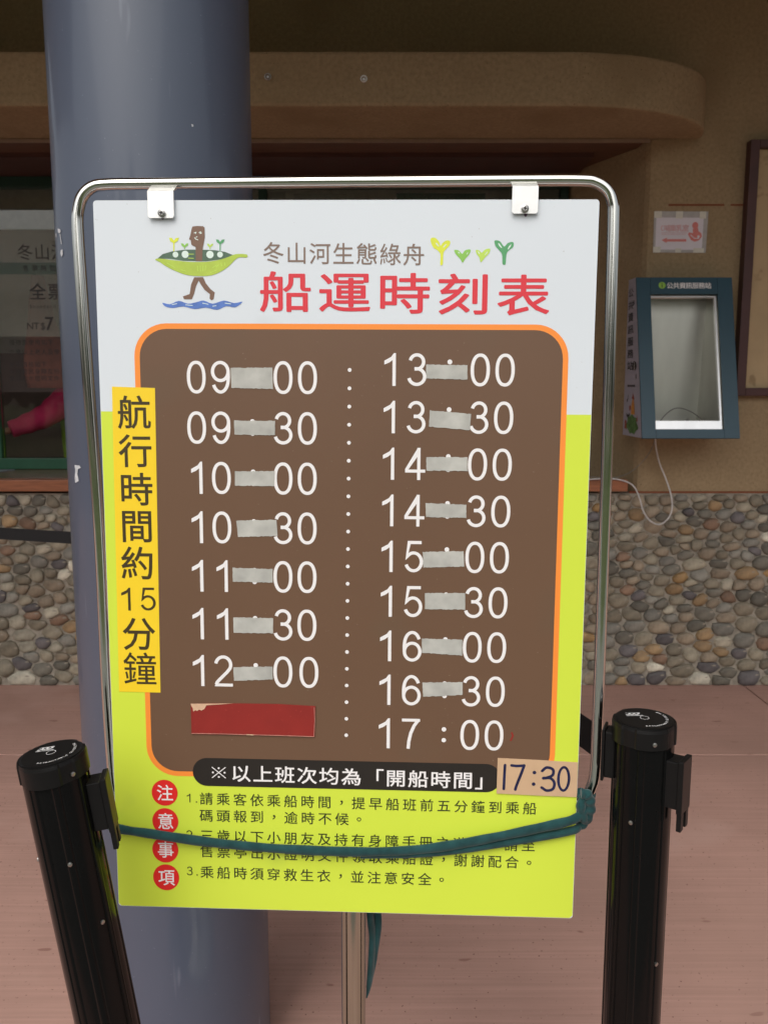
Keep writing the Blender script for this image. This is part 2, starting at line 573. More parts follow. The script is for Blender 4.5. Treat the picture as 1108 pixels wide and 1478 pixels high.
def glyph_try(ch, erode, dilate):
    loops = [clean(l) for l in outline_loops(ch)]
    res = []
    for i, l in enumerate(loops):
        depth = sum(1 for j, k in enumerate(loops) if j != i and inside(l[0], k))
        solid = depth % 2 == 0
        if (area(l) > 0) != solid: l = l[::-1]        # solid on the left of every loop
        if erode:
            l2 = clean(offset_loop(l, -erode, False))
            if len(l2) > 2 and (area(l2) > 0) == (area(l) > 0): l = l2
        if dilate:
            l2 = clean(offset_loop(l, dilate, True))
            if not solid and (len(l2) < 3 or area(l2) > -.0004): continue
            l = l2
        res.append((depth, l, loops[i]))
    V, Fc = [], []
    for g, (d, l, raw) in enumerate([r for r in res if r[0] % 2 == 0]):
        holes = [h for dd, h, hraw in res if dd == d + 1 and inside(hraw[0], raw)]
        v, f = fill_loops([l] + holes)
        n = len(V)
        V += [(a, b, g * .00002) for a, b in v]            # touching strokes lie a hair apart
        Fc += [tuple(i + n for i in q) for q in f]
    want = sum(area(l) for d, l, raw in res)
    return (V, Fc), abs(flat_area(V, Fc) / max(want, 1e-6) - 1)

# ribbon strokes for numerals, handwriting and drawings
def ribbon(pts, w, cap=True, taper=None):
    P = clean([Vector((p[0], p[1])) for p in pts], 1e-6)
    n = len(P)
    L, Rr = [], []
    for i in range(n):
        e1 = (P[i] - P[i - 1]).normalized() if i > 0 else (P[1] - P[0]).normalized()
        e2 = (P[i + 1] - P[i]).normalized() if i < n - 1 else e1
        m = Vector((-e1.y, e1.x)) + Vector((-e2.y, e2.x))
        m.normalize()
        s = max(.5, m.dot(Vector((-e1.y, e1.x))))
        h = w / 2 * (taper(i / (n - 1)) if taper else 1)
        L.append(P[i] + m * h / s)
        Rr.append(P[i] - m * h / s)
    V = L + Rr
    Fc = [(i, i + n, i + n + 1, i + 1) for i in range(n - 1)]
    if cap:
        for end, e in ((0, (P[0] - P[1]).normalized()), (n - 1, (P[-1] - P[-2]).normalized())):
            h = (L[end] - Rr[end]).length / 2
            a0 = math.atan2(e.y, e.x)
            ids = [end] if end else [end + n]
            idx = []
            for j in range(1, 6):
                t = a0 + (math.pi / 2 - math.pi * j / 6) * (1 if end else 1)
                V.append(P[end] + Vector((math.cos(t), math.sin(t))) * h)
                idx.append(len(V) - 1)
            if end: Fc.append(tuple([end] + idx + [end + n]))
            else: Fc.append(tuple([n] + idx + [0]))
    return [(v.x, v.y) for v in V], Fc
def arc(cx, cy, a, b, t0, t1, n=14):
    return [(cx + a * math.cos(R(t0 + (t1 - t0) * i / n)), cy + b * math.sin(R(t0 + (t1 - t0) * i / n))) for i in range(n + 1)]
def ring(cx, cy, a, b, w, n=36, sq=2.0):
    def p(t, A, B):
        c, s = math.cos(t), math.sin(t)
        return (cx + A * math.copysign(abs(c) ** (2 / sq), c), cy + B * math.copysign(abs(s) ** (2 / sq), s))
    V = [p(2 * math.pi * i / n, a + w / 2, b + w / 2) for i in range(n)] + [p(2 * math.pi * i / n, a - w / 2, b - w / 2) for i in range(n)]
    return V, [(i, (i + 1) % n, (i + 1) % n + n, i + n) for i in range(n)]
def disc(cx, cy, r, n=24, ry=None):
    return [(cx + r * math.cos(2 * math.pi * i / n), cy + (ry or r) * math.sin(2 * math.pi * i / n)) for i in range(n)], [tuple(range(n))]
SW = .100
def digit(ch):
    if ch == '0': return [ring(0, 0, .235, .45, SW, sq=2.25)]
    if ch == '1': return [([(.14, -.5), (.14, .5), (.08, .5), (0, .385), (-.2, .27), (-.2, .15), (-.06, .21), (.042, .29), (.042, -.5)], [tuple(range(9))])]
    if ch == '2': return [ribbon(arc(0, .2, .225, .25, 172, -30, 14) + [(.10, -.05), (-.08, -.24), (-.19, -.36), (-.225, -.445)], SW, False),
                          ([(-.275, -.5), (.28, -.5), (.28, -.405), (-.23, -.405)], [(0, 1, 2, 3)])]
    if ch == '3': return [ribbon(arc(0, .235, .20, .215, 168, -90, 16) + [(-.07, .02)], SW, False),
                          ribbon([(-.07, .03), (0, .03)] + arc(0, -.21, .235, .24, 90, -168, 18), SW, False)]
    if ch == '4': return [([(.06, -.5), (.155, -.5), (.155, .5), (.06, .5)], [(0, 1, 2, 3)]),
                          ([(-.30, -.27), (.30, -.27), (.30, -.175), (-.20, -.175), (.155, .36), (.155, .5), (.075, .5), (-.30, -.16)], [tuple(range(8))])]
    if ch == '5': return [ribbon([(.235, .45), (-.135, .45), (-.205, -.02)] + arc(0, -.165, .235, .285, 140, -162, 20)[1:], SW, False)]
    if ch == '6': return [ring(0, -.175, .235, .275, SW),
                          ribbon([(-.235, -.17), (-.238, 0)] + arc(0, .06, .232, .39, 170, 26, 14), SW, False)]
    if ch == '7': return [([(-.27, .405), (.28, .405), (.28, .5), (-.27, .5)], [(0, 1, 2, 3)]),
                          ribbon([(.225, .455), (.10, .27), (.0, .02), (-.055, -.25), (-.075, -.5)], SW, False)]
    if ch == '9': return [([(-x, -y) for x, y in v], f) for v, f in digit('6')]
    return []

# ================================================================== THE SETTING
# paving: slabs lying on a ground sheet, open joints between them
g = box('ground', (-150, 150, -300, 60, -.30, -.020), M['joint'])
g['kind'] = 'structure'
pav = thing('pavement', 'pink brushed concrete paving in large slabs', None, kind='structure')
del pav['label']
JY = 3.13
j0 = at_z(1076, 992)
j1 = at_z(1108, 1017)
def slab(poly, m='concrete'):
    v, f = prism_vf(poly, -.06, 0, 'z')
    return build('slab', v, f, M[m], pav, bevel=.003)
dj = Vector((j1.x - j0.x, j1.y - j0.y)).normalized()
jt = Vector((j0.x, j0.y)) + dj * ((JY + .004 - j0.y) / dj.y)
jb = Vector((j0.x, j0.y)) + dj * ((3.935 - j0.y) / dj.y)
slab([(-3.2, JY + .004), (jt.x - .004, JY + .004), (jb.x - .004, 3.935), (-3.2, 3.935)])
slab([(jt.x + .004, JY + .004), (6, JY + .004), (6, 3.935), (jb.x + .004, 3.935)])
xs = [-9, -4.1, 1.95, 8, 14]
for yi in range(2):
    for i in range(4):
        x0, x1 = xs[i] + .004, xs[i + 1] - .004
        if yi % 2: x0, x1 = x0 - .0, x1 - .0
        slab([(x0, JY - 3 * yi - 3 + .004), (x1, JY - 3 * yi - 3 + .004), (x1, JY - 3 * yi - .004), (x0, JY - 3 * yi - .004)], 'unseen_grey_paving' if yi else 'concrete')
slab([(-9, JY + .004), (-3.208, JY + .004), (-3.208, 3.935), (-9, 3.935)])

unseen_lawn = box('unseen_lawn', (-60, 60, -60, JY - 6.01, -.2, -.012), mat('short_grass', (.065, .085, .03, 1), .95, var=.35, scale=3, bump=.01, bscale=40, spec=.1))  # unseen grass added behind the viewer so steel and board pick up less pink
unseen_lawn['kind'] = 'structure'
# ------------------------------------------------------------------ ticket office
WY = 3.91                                                   # front of the plaster
GY = 4.45                                                   # window plane
office = thing('ticket_office', 'tan plastered ticket office with cobbled wall foot and curved ledge', 'building', (0, WY, 0))
XL, XR = -3.2, 6.0
XF = 1.144                                                  # window recess, right edge at the front
XG = .917
Z_ST, Z_SO = .916, 2.462
box('wall', (XF + .10, XR, WY, WY + .5, Z_ST, 4.2), M['plaster'], office)
# splayed, rounded reveal of the recess
rev = [(XF + .10, WY), (XF + .045, WY), (XF + .018, WY + .008), (XF + .003, WY + .03), (XF - .012, WY + .07), (XG, GY), (XG, GY + .05), (XF + .10, GY + .05)]
v, f = prism_vf(rev, Z_ST, Z_SO, 'z')
build('window_reveal', v, f, M['plaster'], office)
box('wall', (XL, XF + .0995, WY, WY + .5, Z_SO + .002, 4.2), M['plaster'], office)
box('wall', (XL, XF + .0995, WY + .5, GY + .05, Z_SO, Z_SO + .3), M['plaster'], office)
# shallow reddish joint lines in the plaster
v, f = merge([box_vf(XF + .1, 1.487, WY - .0018, WY + .01, 2.184, 2.192), box_vf(1.515, 1.72, WY - .0018, WY + .01, 2.184, 2.192)])
build('joint_line', v, f, M['groove'], office)
box('joint_line', (XF - .02, XR, WY - .004, WY + .01, Z_ST + .002, Z_ST + .010), M['groove'], office)
# cobble foot wall
foot = box('stone_wall_foot', (XL, XR, WY + .0005, WY + .3, -.05, Z_ST), M['mortar'], office)
# curved ledge over the window
led = [(XL, WY), (XL, 3.47), (.70, 3.47)]
for i in range(1, 15):
    t = math.pi / 2 * i / 14
    led.append((.70 + .665 * math.sin(t), WY - .44 * math.cos(t)))
v, f = prism_vf(led, 2.462, 2.660, 'z')
lo = build('ledge', v, f, M['plaster'], office, bevel=.012, smooth=False)
box('trim_strip', (XL, 1.15, WY - .012, WY + .004, 2.447, 2.460), M['trim'], office)
box('soffit_board', (XL, XF - .02, WY + .005, GY - .03, 2.448, 2.461), M['header'], office)
box('header_board', (XL, XG + .03, WY + .16, GY - .012, 2.428, 2.4475), M['maroon'], office)
for px, py in ((387, 112), (525, 115)):
    c = at_y(px, py, 3.47)
    ringp = [c + Vector((.011 * math.cos(t), -.010, .011 * math.sin(t))) for t in [2 * math.pi * i / 16 for i in range(16)]]
    v, f = merge([tube_vf(ringp, .0028, 8, closed=True), tube_vf([c + Vector((0, .01, .0)), c + Vector((0, -.008, .0))], .005, 8)])
    build('ring_bolt', v, f, M['clip'] if px > 500 else M['screw'], office, smooth=True)
# sill, counter top
box('sill', (XL, 1.105, WY - .045, WY + .03, .930, .983), M['sill'], office, bevel=.004)
box('counter_top', (XL, XG - .003, WY + .032, GY + .0, .925, .978), M['counter'], office, bevel=.003)
# window
win = box('window', (XL, XG - .002, GY - .03, GY + .03, .979, 1.035), M['green_frame'], office, bevel=.003)
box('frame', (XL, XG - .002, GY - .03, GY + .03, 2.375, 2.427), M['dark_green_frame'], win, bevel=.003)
xm = at_y(1, 500, GY).x
for x0 in (XL, xm - .055, -.62, XG - .045):
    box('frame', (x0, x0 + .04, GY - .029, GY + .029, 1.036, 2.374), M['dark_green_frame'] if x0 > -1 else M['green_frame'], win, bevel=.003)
for x0, x1 in ((XL + .042, xm - .057), (xm - .013, -.622), (-.578, XG - .047)):
    box('glass', (x0, x1, GY - .003, GY + .003, 1.037, 2.373), M['glass'], win)
# room behind the window
v, f = merge([box_vf(XL, XG + .2, 6.4, 6.5, 0, 3.0), box_vf(XL - .1, XL, GY, 6.5, 0, 3.0), box_vf(XG + .2, XG + .3, GY + .06, 6.5, 0, 3.0), box_vf(XL, XG + .2, GY + .06, 6.4, 2.9, 3.0), box_vf(XL, XG + .2, GY + .06, 6.4, -.02, .0)])
build('interior_wall', v, f, M['interior'], office)
box('interior_cabinet', (XL + .01, XG + .1, 5.75, 6.35, .001, 1.62), M['interior_dark'], office, bevel=.01)
box('inner_counter', (XL + .01, XG + .1, GY + .06, GY + .36, .91, .965), M['counter'], office, bevel=.004)
# pale notices on the inside of the upper glass
for a, b, t in ((372, 412, 277), (424, 500, 280), (572, 700, 279)):
    p, q = at_y(a, t, GY + .006), at_y(b, t, GY + .006)
    box('window_notice', (p.x, q.x, GY + .005, GY + .007, 2.05, p.z), M['film_green' if a == 572 else 'sleeve_film'], win)

# ------------------------------------------------------------------ cobbles
ZT = Z_ST - .004
def rad(z): return .0325 + .0105 * (1 - z / ZT)
AS = 1.62
W = XR - XL
pts = []
cells = {}
tries = 0
XS1 = 3.4                                                   # cobbles are laid one by one up to here
while tries < 42000:
    tries += 1
    x, z = random.uniform(XL, XS1), random.uniform(.012, ZT - .012)
    r = rad(z) * random.choice((.55, .7, .85, 1.0, 1.1, 1.3, 1.45))
    gx, gz = int(x / .12), int(z / .12)
    ok = True
    for i in range(gx - 1, gx + 2):
        for j in range(gz - 1, gz + 2):
            for (a, b, s) in cells.get((i, j), ()):
                if ((x - a) / AS) ** 2 + (z - b) ** 2 < ((r + s) * .66) ** 2: ok = False; break
            if not ok: break
        if not ok: break
    if ok:
        pts.append((x, z))
        cells.setdefault((gx, gz), []).append((x, z, r))
P2 = np.array(pts)
P2s = P2 / [AS, 1]
def voro(i):
    c = P2s[i]
    d = ((P2s - c) ** 2).sum(1)
    nb = np.argsort(d)[1:17]
    poly = [((XL) / AS, 0.), ((XS1) / AS, 0.), ((XS1) / AS, ZT), (XL / AS, ZT)]
    for j in nb:
        q = P2s[j]
        n = q - c
        m = (q + c) / 2
        out = []
        for k in range(len(poly)):
            a, b = np.array(poly[k]), np.array(poly[(k + 1) % len(poly)])
            da, db = (a - m) @ n, (b - m) @ n
            if da <= 0: out.append(tuple(a))
            if (da < 0 < db) or (db < 0 < da):
                t = da / (da - db)
                out.append(tuple(a + (b - a) * t))
        poly = out
        if len(poly) < 3: return None
    return np.array(poly) * [AS, 1]
PAL = [((.19, .165, .12), 10), ((.24, .195, .14), 10), ((.135, .125, .10), 7), ((.20, .19, .16), 7), ((.27, .185, .10), 3), ((.33, .30, .23), 4),
       ((.21, .135, .09), 2), ((.115, .105, .105), 3), ((.33, .21, .095), 1), ((.55, .52, .42), 1), ((.26, .23, .17), 6)]
PC, PW = [p[0] for p in PAL], [p[1] for p in PAL]
def cobble(i):
    poly = voro(i)
    if poly is None: return None
    c = poly.mean(0)
    # rounded outline: blend of the cell and the ellipse inside it
    K = 12
    out = []
    a0 = random.random() * 6
    ex = random.uniform(.35, .75)
    rs = []
    for k in range(K):
        t = 2 * math.pi * k / K
        d = np.array([math.cos(t), math.sin(t)])
        best = 9
        for q in range(len(poly)):
            a, b = poly[q], poly[(q + 1) % len(poly)]
            e = b - a
            den = d[0] * e[1] - d[1] * e[0]
            if abs(den) < 1e-9: continue
            s = ((a - c)[0] * e[1] - (a - c)[1] * e[0]) / den
            u = ((a - c)[0] * d[1] - (a - c)[1] * d[0]) / den
            if s > 0 and -.001 <= u <= 1.001: best = min(best, s)
        rs.append(best)
    rs = np.array(rs)
    sm = (np.roll(rs, 1) + np.roll(rs, -1) + rs * 4) / 6 * (1 + RNG.normal(0, .03, K))
    rs = np.minimum(sm, rs * 1.03) * random.uniform(.95, 1.0) - .0008
    h = .006 + .15 * min(rs.min(), .03) + random.uniform(0, .009)
    tilt = random.uniform(-.12, .12), random.uniform(-.2, .16)
    V = []
    for s, y in ((1., .010), (.985, -.30 * h), (.88, -.80 * h), (.50, -.98 * h)):
        for k in range(K):
            t = 2 * math.pi * k / K
            dx, dz = rs[k] * s * math.cos(t), rs[k] * s * math.sin(t)
            V.append((dx, y + dx * tilt[0] + dz * tilt[1], dz))
    V.append((0, -h, 0))
    Fc = []
    for l in range(3):
        for k in range(K):
            m = (k + 1) % K
            Fc.append((l * K + k, l * K + m, (l + 1) * K + m, (l + 1) * K + k))
    for k in range(K): Fc.append((3 * K + k, 3 * K + (k + 1) % K, 4 * K))
    col = random.choices(PC, PW)[0]
    s = random.uniform(.92, 1.45)
    return c, V, Fc, tuple(min(.8, q * s) for q in col) + (1,)
def paint(me, cols):
    a = me.color_attributes.new('stone_colour', 'FLOAT_COLOR', 'POINT')
    a.data.foreach_set('color', np.array(cols, dtype=np.float32).ravel())
stones = []
for i in range(len(pts)):
    s = cobble(i)
    if s is None: continue
    c = s[0]
    dcam = WY * math.cos(PITCH) - (c[1] - CAM_H) * math.sin(PITCH)
    px = CX + F_PX * c[0] / dcam
    vis = (-25 < px < 112) or (858 < px < 1135)
    stones.append((0 if vis else 1, abs(px - 500), s))
stones.sort(key=lambda t: (t[0], t[1]))
for _, _, (c, V, Fc, col) in stones[:300]:
    me = bpy.data.meshes.new('cobble')
    me.from_pydata(V, [], [q[::-1] for q in Fc])
    paint(me, [col] * len(V))
    o = put(me, 'cobble', M['stone'], foot, smooth=True)
    o.location = Vector((c[0], WY, c[1])) - offset_of(foot)
V, Fc, cols = [], [], []
for _, _, (c, v, f, col) in stones[300:]:
    n = len(V)
    V += [(a + c[0], b + WY, e + c[1]) for a, b, e in v]
    Fc += [tuple(i + n for i in q) for q in f]
    cols += [col] * len(v)
me = bpy.data.meshes.new('cobble_facing')
off = offset_of(foot)
me.from_pydata([tuple(Vector(p) - off) for p in V], [], [q[::-1] for q in Fc])
paint(me, cols)
o = put(me, 'cobble_facing', M['stone'], foot, smooth=True)
o['kind'] = 'stuff'

# ------------------------------------------------------------------ roof over the forecourt
roof = thing('canopy_roof', 'dark timber canopy roof above the forecourt', 'roof', (0, 2.5, 3.3))
box('roof_deck', (-7, 7, .62, 4.6, 3.62, 3.74), M['roof'], roof)
for i in range(-6, 7):
    box('rafter', (i * 1.05 - .05, i * 1.05 + .05, .66, WY - .01, 3.46, 3.618), M['roof'], roof)
box('fascia', (-7, 7, .58, .617, 3.40, 3.78), M['maroon'], roof)

# ------------------------------------------------------------------ unseen trees added behind the viewer for dark green reflections in the steel
wood = thing('reflection_trees', 'unseen row of dense green trees added behind the viewer for reflections', 'trees', (0, -20, 0), kind='stuff')
rw = np.random.default_rng(5)
V, Fc = [], []
for tx in np.arange(-42, 43, 3.4):
    cx, cy, hh = tx + rw.uniform(-1, 1), -20 + rw.uniform(-3, 3), rw.uniform(4.0, 7.2)
    v, f = tube_vf([Vector((cx, cy, -.1)), Vector((cx + .1, cy, hh * .3)), Vector((cx, cy, hh * .6))], [.18, .14, .08], 6)
    n = len(V)
    V += [tuple(p) for p in v]
    Fc += [tuple(i + n for i in q) for q in f]
    for b in range(7):
        bx, by, bz, br = cx + rw.uniform(-1.4, 1.4), cy + rw.uniform(-1.2, 1.2), hh * rw.uniform(.35, .9), rw.uniform(.8, 1.5)
        for l in range(110):
            d = rw.normal(size=3)
            d = d / np.linalg.norm(d) * br * rw.uniform(.6, 1.05)
            p = np.array([bx, by, bz]) + d
            a, c = rw.normal(size=3) * .16, rw.normal(size=3) * .16
            n = len(V)
            V += [tuple(p - a - c), tuple(p + a - c), tuple(p + a + c), tuple(p - a + c)]
            Fc.append((n, n + 1, n + 2, n + 3))
build('foliage', V, Fc, mat('wood_foliage', (.055, .085, .028, 1), .8, var=.4, scale=1), wood)['kind'] = 'stuff'

# ------------------------------------------------------------------ round column
PX0, PY0, PR = -.428, 1.673, .180
col = thing('column', 'slate blue round steel column with chipped paint beside the ticket window', 'column', (PX0, PY0, 0))
v, f = lathe_vf([(PR, 0), (PR, 3.455)], 96, (PX0, PY0, 0), rfun=lambda t: 1 + .0035 * math.sin(3 * t + .6) + .002 * math.sin(7 * t))
build('shaft', v, f, M['column'], col, smooth=True)
def on_column(px, py):
    """point where the sight line meets the shaft, its angle and height"""
    d = ray(px, py)
    a = d.x ** 2 + d.y ** 2
    b = -2 * (d.x * PX0 + d.y * PY0)
    c = PX0 ** 2 + PY0 ** 2 - PR ** 2
    disc_ = b * b - 4 * a * c
    t = (-b - math.sqrt(max(0, disc_))) / (2 * a)
    p = Vector((0, 0, CAM_H)) + d * t
    return math.atan2(p.y - PY0, p.x - PX0), p.z
def chip(poly, r=.0012):
    ang = [on_column(*p) for p in poly]
    V = []
    for a, z in ang:
        q = PR * (1 + .0035 * math.sin(3 * a + .6) + .002 * math.sin(7 * a)) + r
        V.append((PX0 + q * math.cos(a), PY0 + q * math.sin(a), z))
    build('paint_chip', V, [tuple(range(len(V)))], M['chip'], col)
for poly in ([(109, 671), (116, 672), (118, 675), (114, 677), (113, 684), (115, 694), (110, 697), (109, 690), (110, 680)],
             [(84.5, 330), (88, 331), (89.5, 334), (87, 337), (85, 335)], [(87.5, 338), (88.3, 338), (90.5, 352), (89.5, 353)],
             [(89, 361), (91.5, 360), (92, 368), (90, 371), (88.5, 366)], [(81.5, 337), (82.5, 337), (82.7, 343), (81.7, 342)],
             [(276, 179), (279, 180), (279, 183), (277, 183)]):
    chip(poly)

# ------------------------------------------------------------------ clerk behind the glass
def skin_mesh(joints, edges, sub=2, root=0):
    me = bpy.data.meshes.new('s')
    me.from_pydata([j[:3] for j in joints], edges, [])
    o = bpy.data.objects.new('s', me)
    C.objects.link(o)
    md = o.modifiers.new('k', 'SKIN')
    md.use_smooth_shade = True
    for i, j in enumerate(joints):
        r = j[3]
        me.skin_vertices[0].data[i].radius = (r, j[4] if len(j) > 4 else r)
    me.skin_vertices[0].data[root].use_root = True
    s = o.modifiers.new('u', 'SUBSURF')
    s.levels = s.render_levels = sub
    out = bpy.data.meshes.new_from_object(o.evaluated_get(bpy.context.evaluated_depsgraph_get()))
    bpy.data.objects.remove(o)
    return out
def shift(me, off):
    for v in me.vertices: v.co -= off
    return me
sh = at_y(112, 566, 4.93)                                    # right shoulder, then along the sleeve
el = at_y(70, 598, 4.74)
wr = at_y(16, 620, 4.64)
CXp = sh.x + .05
clerk = thing('person', 'ticket clerk with hot pink sleeves and lime vest sitting behind the ticket window', 'person', (CXp, 4.95, 0))
sl = Vector((CXp + .17, 4.93, sh.z)); e2 = Vector((CXp + .22, 4.72, sh.z - .22)); w2 = Vector((CXp + .14, 4.70, sh.z - .36))
J = [(CXp, 4.97, .60, .15, .12), (CXp, 4.96, .80, .13, .10), (CXp, 4.95, sh.z - .10, .155, .105), (CXp, 4.95, sh.z + .02, .12, .085), (CXp, 4.94, sh.z + .10, .052), (CXp, 4.93, sh.z + .17, .075, .09), (CXp, 4.91, sh.z + .26, .078, .095), (CXp, 4.92, sh.z + .33, .05, .06),
     (sh.x, 4.93, sh.z, .055), (el.x, el.y, el.z, .040), (wr.x, wr.y, wr.z, .026),
     (sl.x, sl.y, sl.z, .055), (e2.x, e2.y, e2.z, .040), (w2.x, w2.y, w2.z, .026),
     (CXp - .09, 4.93, .55, .085), (CXp - .13, 4.52, .56, .062), (CXp - .13, 4.56, .12, .04), (CXp - .13, 4.48, .05, .035),
     (CXp + .09, 4.93, .55, .085), (CXp + .13, 4.52, .56, .062), (CXp + .13, 4.56, .12, .04), (CXp + .13, 4.48, .05, .035)]
Ed = [(0, 1), (1, 2), (2, 3), (3, 4), (4, 5), (5, 6), (6, 7), (3, 8), (8, 9), (9, 10), (3, 11), (11, 12), (12, 13), (0, 14), (14, 15), (15, 16), (16, 17), (0, 18), (18, 19), (19, 20), (20, 21)]
body = skin_mesh(J, Ed)
bm = bmesh.new()
bm.from_mesh(body)
def hand(bm, w, d, up=Vector((0, 0, 1))):
    d = d.normalized()
    s = d.cross(up).normalized()
    palm = w + d * .05
    tips = []
    JJ = [(w.x, w.y, w.z, .024), (palm.x, palm.y, palm.z, .036, .014)]
    m1 = skin_mesh(JJ, [(0, 1)], 1)
    bm.from_mesh(m1)
    for k, ln in enumerate((.066, .074, .070, .055)):
        a = palm + s * (.024 - .016 * k)
        b = a + d * ln * .5 - up * .004
        c = a + d * ln - up * .022
        bm.from_mesh(skin_mesh([(*a, .0095), (*b, .0085), (*c, .007)], [(0, 1), (1, 2)], 1))
    a = w + s * .025 + d * .015
    b = a + s * .022 + d * .025
    c = b + d * .028 + s * .004
    bm.from_mesh(skin_mesh([(*a, .011), (*b, .010), (*c, .008)], [(0, 1), (1, 2)], 1))
hand(bm, wr, wr - el)
hand(bm, w2, w2 - e2)
hz, hy = sh.z + .24, 4.81
bm.from_mesh(skin_mesh([(CXp, 4.835, hz + .015, .008), (CXp, 4.810, hz - .02, .013)], [(0, 1)], 1))            # nose
for s in (-1, 1):
    bm.from_mesh(skin_mesh([(CXp + s * .078, 4.92, hz + .02, .010, .02), (CXp + s * .080, 4.92, hz - .02, .008, .014)], [(0, 1)], 1))  # ears
bm.to_mesh(body)
bm.free()
shift(body, offset_of(clerk))
put(body, 'body', M['skin'], clerk, smooth=True)
def sleeve(a, b, c):
    v, f = tube_vf(catmull([a, (a + b) / 2 + Vector((0, 0, .012)), b, (b + c) / 2 + Vector((0, 0, -.004)), c], 5), [.088 - .0022 * i + .003 * math.sin(i * 1.7) for i in range(21)], 16)
    build('sleeve', v, f, M['pink_cloth'], clerk, smooth=True)
sleeve(Vector(sh) + Vector((.02, 0, 0)), el, wr)
sleeve(sl, e2, w2)
vest = skin_mesh([(CXp, 4.97, .62, .165, .14), (CXp, 4.96, .82, .15, .12), (CXp, 4.95, sh.z - .10, .18, .125), (CXp, 4.95, sh.z + .02, .14, .10)], [(0, 1), (1, 2), (2, 3)])
put(shift(vest, offset_of(clerk)), 'vest', M['lime_cloth'], clerk, smooth=True)
hair = skin_mesh([(CXp, 4.955, hz - .05, .07, .06), (CXp, 4.955, hz + .03, .09, .075), (CXp, 4.935, hz + .085, .085, .085)], [(0, 1), (1, 2)])
put(shift(hair, offset_of(clerk)), 'hair', M['hair'], clerk, smooth=True)
trs = skin_mesh([(CXp, 4.97, .60, .16, .13), (CXp - .1, 4.93, .555, .095), (CXp - .13, 4.52, .565, .072), (CXp - .13, 4.56, .14, .05), (CXp + .1, 4.93, .555, .095), (CXp + .13, 4.52, .565, .072), (CXp + .13, 4.56, .14, .05)], [(0, 1), (1, 2), (2, 3), (0, 4), (4, 5), (5, 6)])
put(shift(trs, offset_of(clerk)), 'trousers', M['dark_cloth'], clerk, smooth=True)
for s in (-1, 1):
    c = Vector((CXp + s * .03, 4.818, hz + .012))
    v, f = lathe_vf([(.001, -.006), (.009, -.004), (.011, 0), (.009, .004), (.001, .006)], 10, c)
    build('eye', v, f, M['hair'], clerk, smooth=True)
v, f = tube_vf([Vector((CXp - .022, 4.822, hz - .055)), Vector((CXp, 4.815, hz - .058)), Vector((CXp + .022, 4.822, hz - .055))], .005, 8)
build('mouth', v, f, M['pink_cloth'], clerk, smooth=True)
jk0, jk1 = at_y(54, 398, 4.80), at_y(58, 560, 4.80)
placeholder = thing('placeholder', 'faded coral jacket for an unclear shape behind the ticket window glass', 'placeholder', (jk0.x, 4.80, jk1.z))  # made-up hanging cloth and hook standing in for an unclear coral shape
V, Fc = [], []
NL = 14
for i in range(NL + 1):
    t = i / NL
    z = jk0.z + (jk1.z - jk0.z) * t
    wd = .030 + .055 * min(1, t * 4) - .022 * math.sin(t * 6)
    for k2 in range(20):
        a2 = 2 * math.pi * k2 / 20
        q2 = 1 + .16 * math.sin(5 * a2 + t * 3)
        V.append((jk0.x + .02 * t + wd * q2 * math.cos(a2), 4.80 + .035 * q2 * math.sin(a2), z))
for i in range(NL):
    for k2 in range(20):
        Fc.append((i * 20 + k2, i * 20 + (k2 + 1) % 20, (i + 1) * 20 + (k2 + 1) % 20, (i + 1) * 20 + k2))
Fc += [tuple(range(20)), tuple(NL * 20 + k2 for k2 in range(19, -1, -1))]
build('cloth', V, Fc, mat('coral_cloth', (.62, .20, .15, 1), .85, var=.15, scale=20), placeholder, smooth=True)
v, f = tube_vf(catmull([Vector((jk0.x, 4.80, jk0.z - .01)), Vector((jk0.x, 4.80, jk0.z + .04)), Vector((jk0.x, 5.2, jk0.z + .06)), Vector((jk0.x, 6.39, jk0.z + .06))], 5), .006, 8)
build('hook_rod', v, f, M['screw'], placeholder, smooth=True)
stool = thing('stool', 'plain dark stool the ticket clerk sits on behind the window', 'stool', (CXp, 4.98, 0))
v, f = lathe_vf([(.17, .43), (.18, .44), (.18, .47), (.16, .485)], 24, (CXp, 4.98, 0))
build('seat', v, f, M['interior_dark'], stool, smooth=False)
for a in range(4):
    t = math.pi / 4 + a * math.pi / 2
    v, f = tube_vf([Vector((CXp + .12 * math.cos(t), 4.98 + .12 * math.sin(t), .43)), Vector((CXp + .17 * math.cos(t), 4.98 + .17 * math.sin(t), .001))], .013, 8)
    build('leg', v, f, M['black_plastic'], stool)

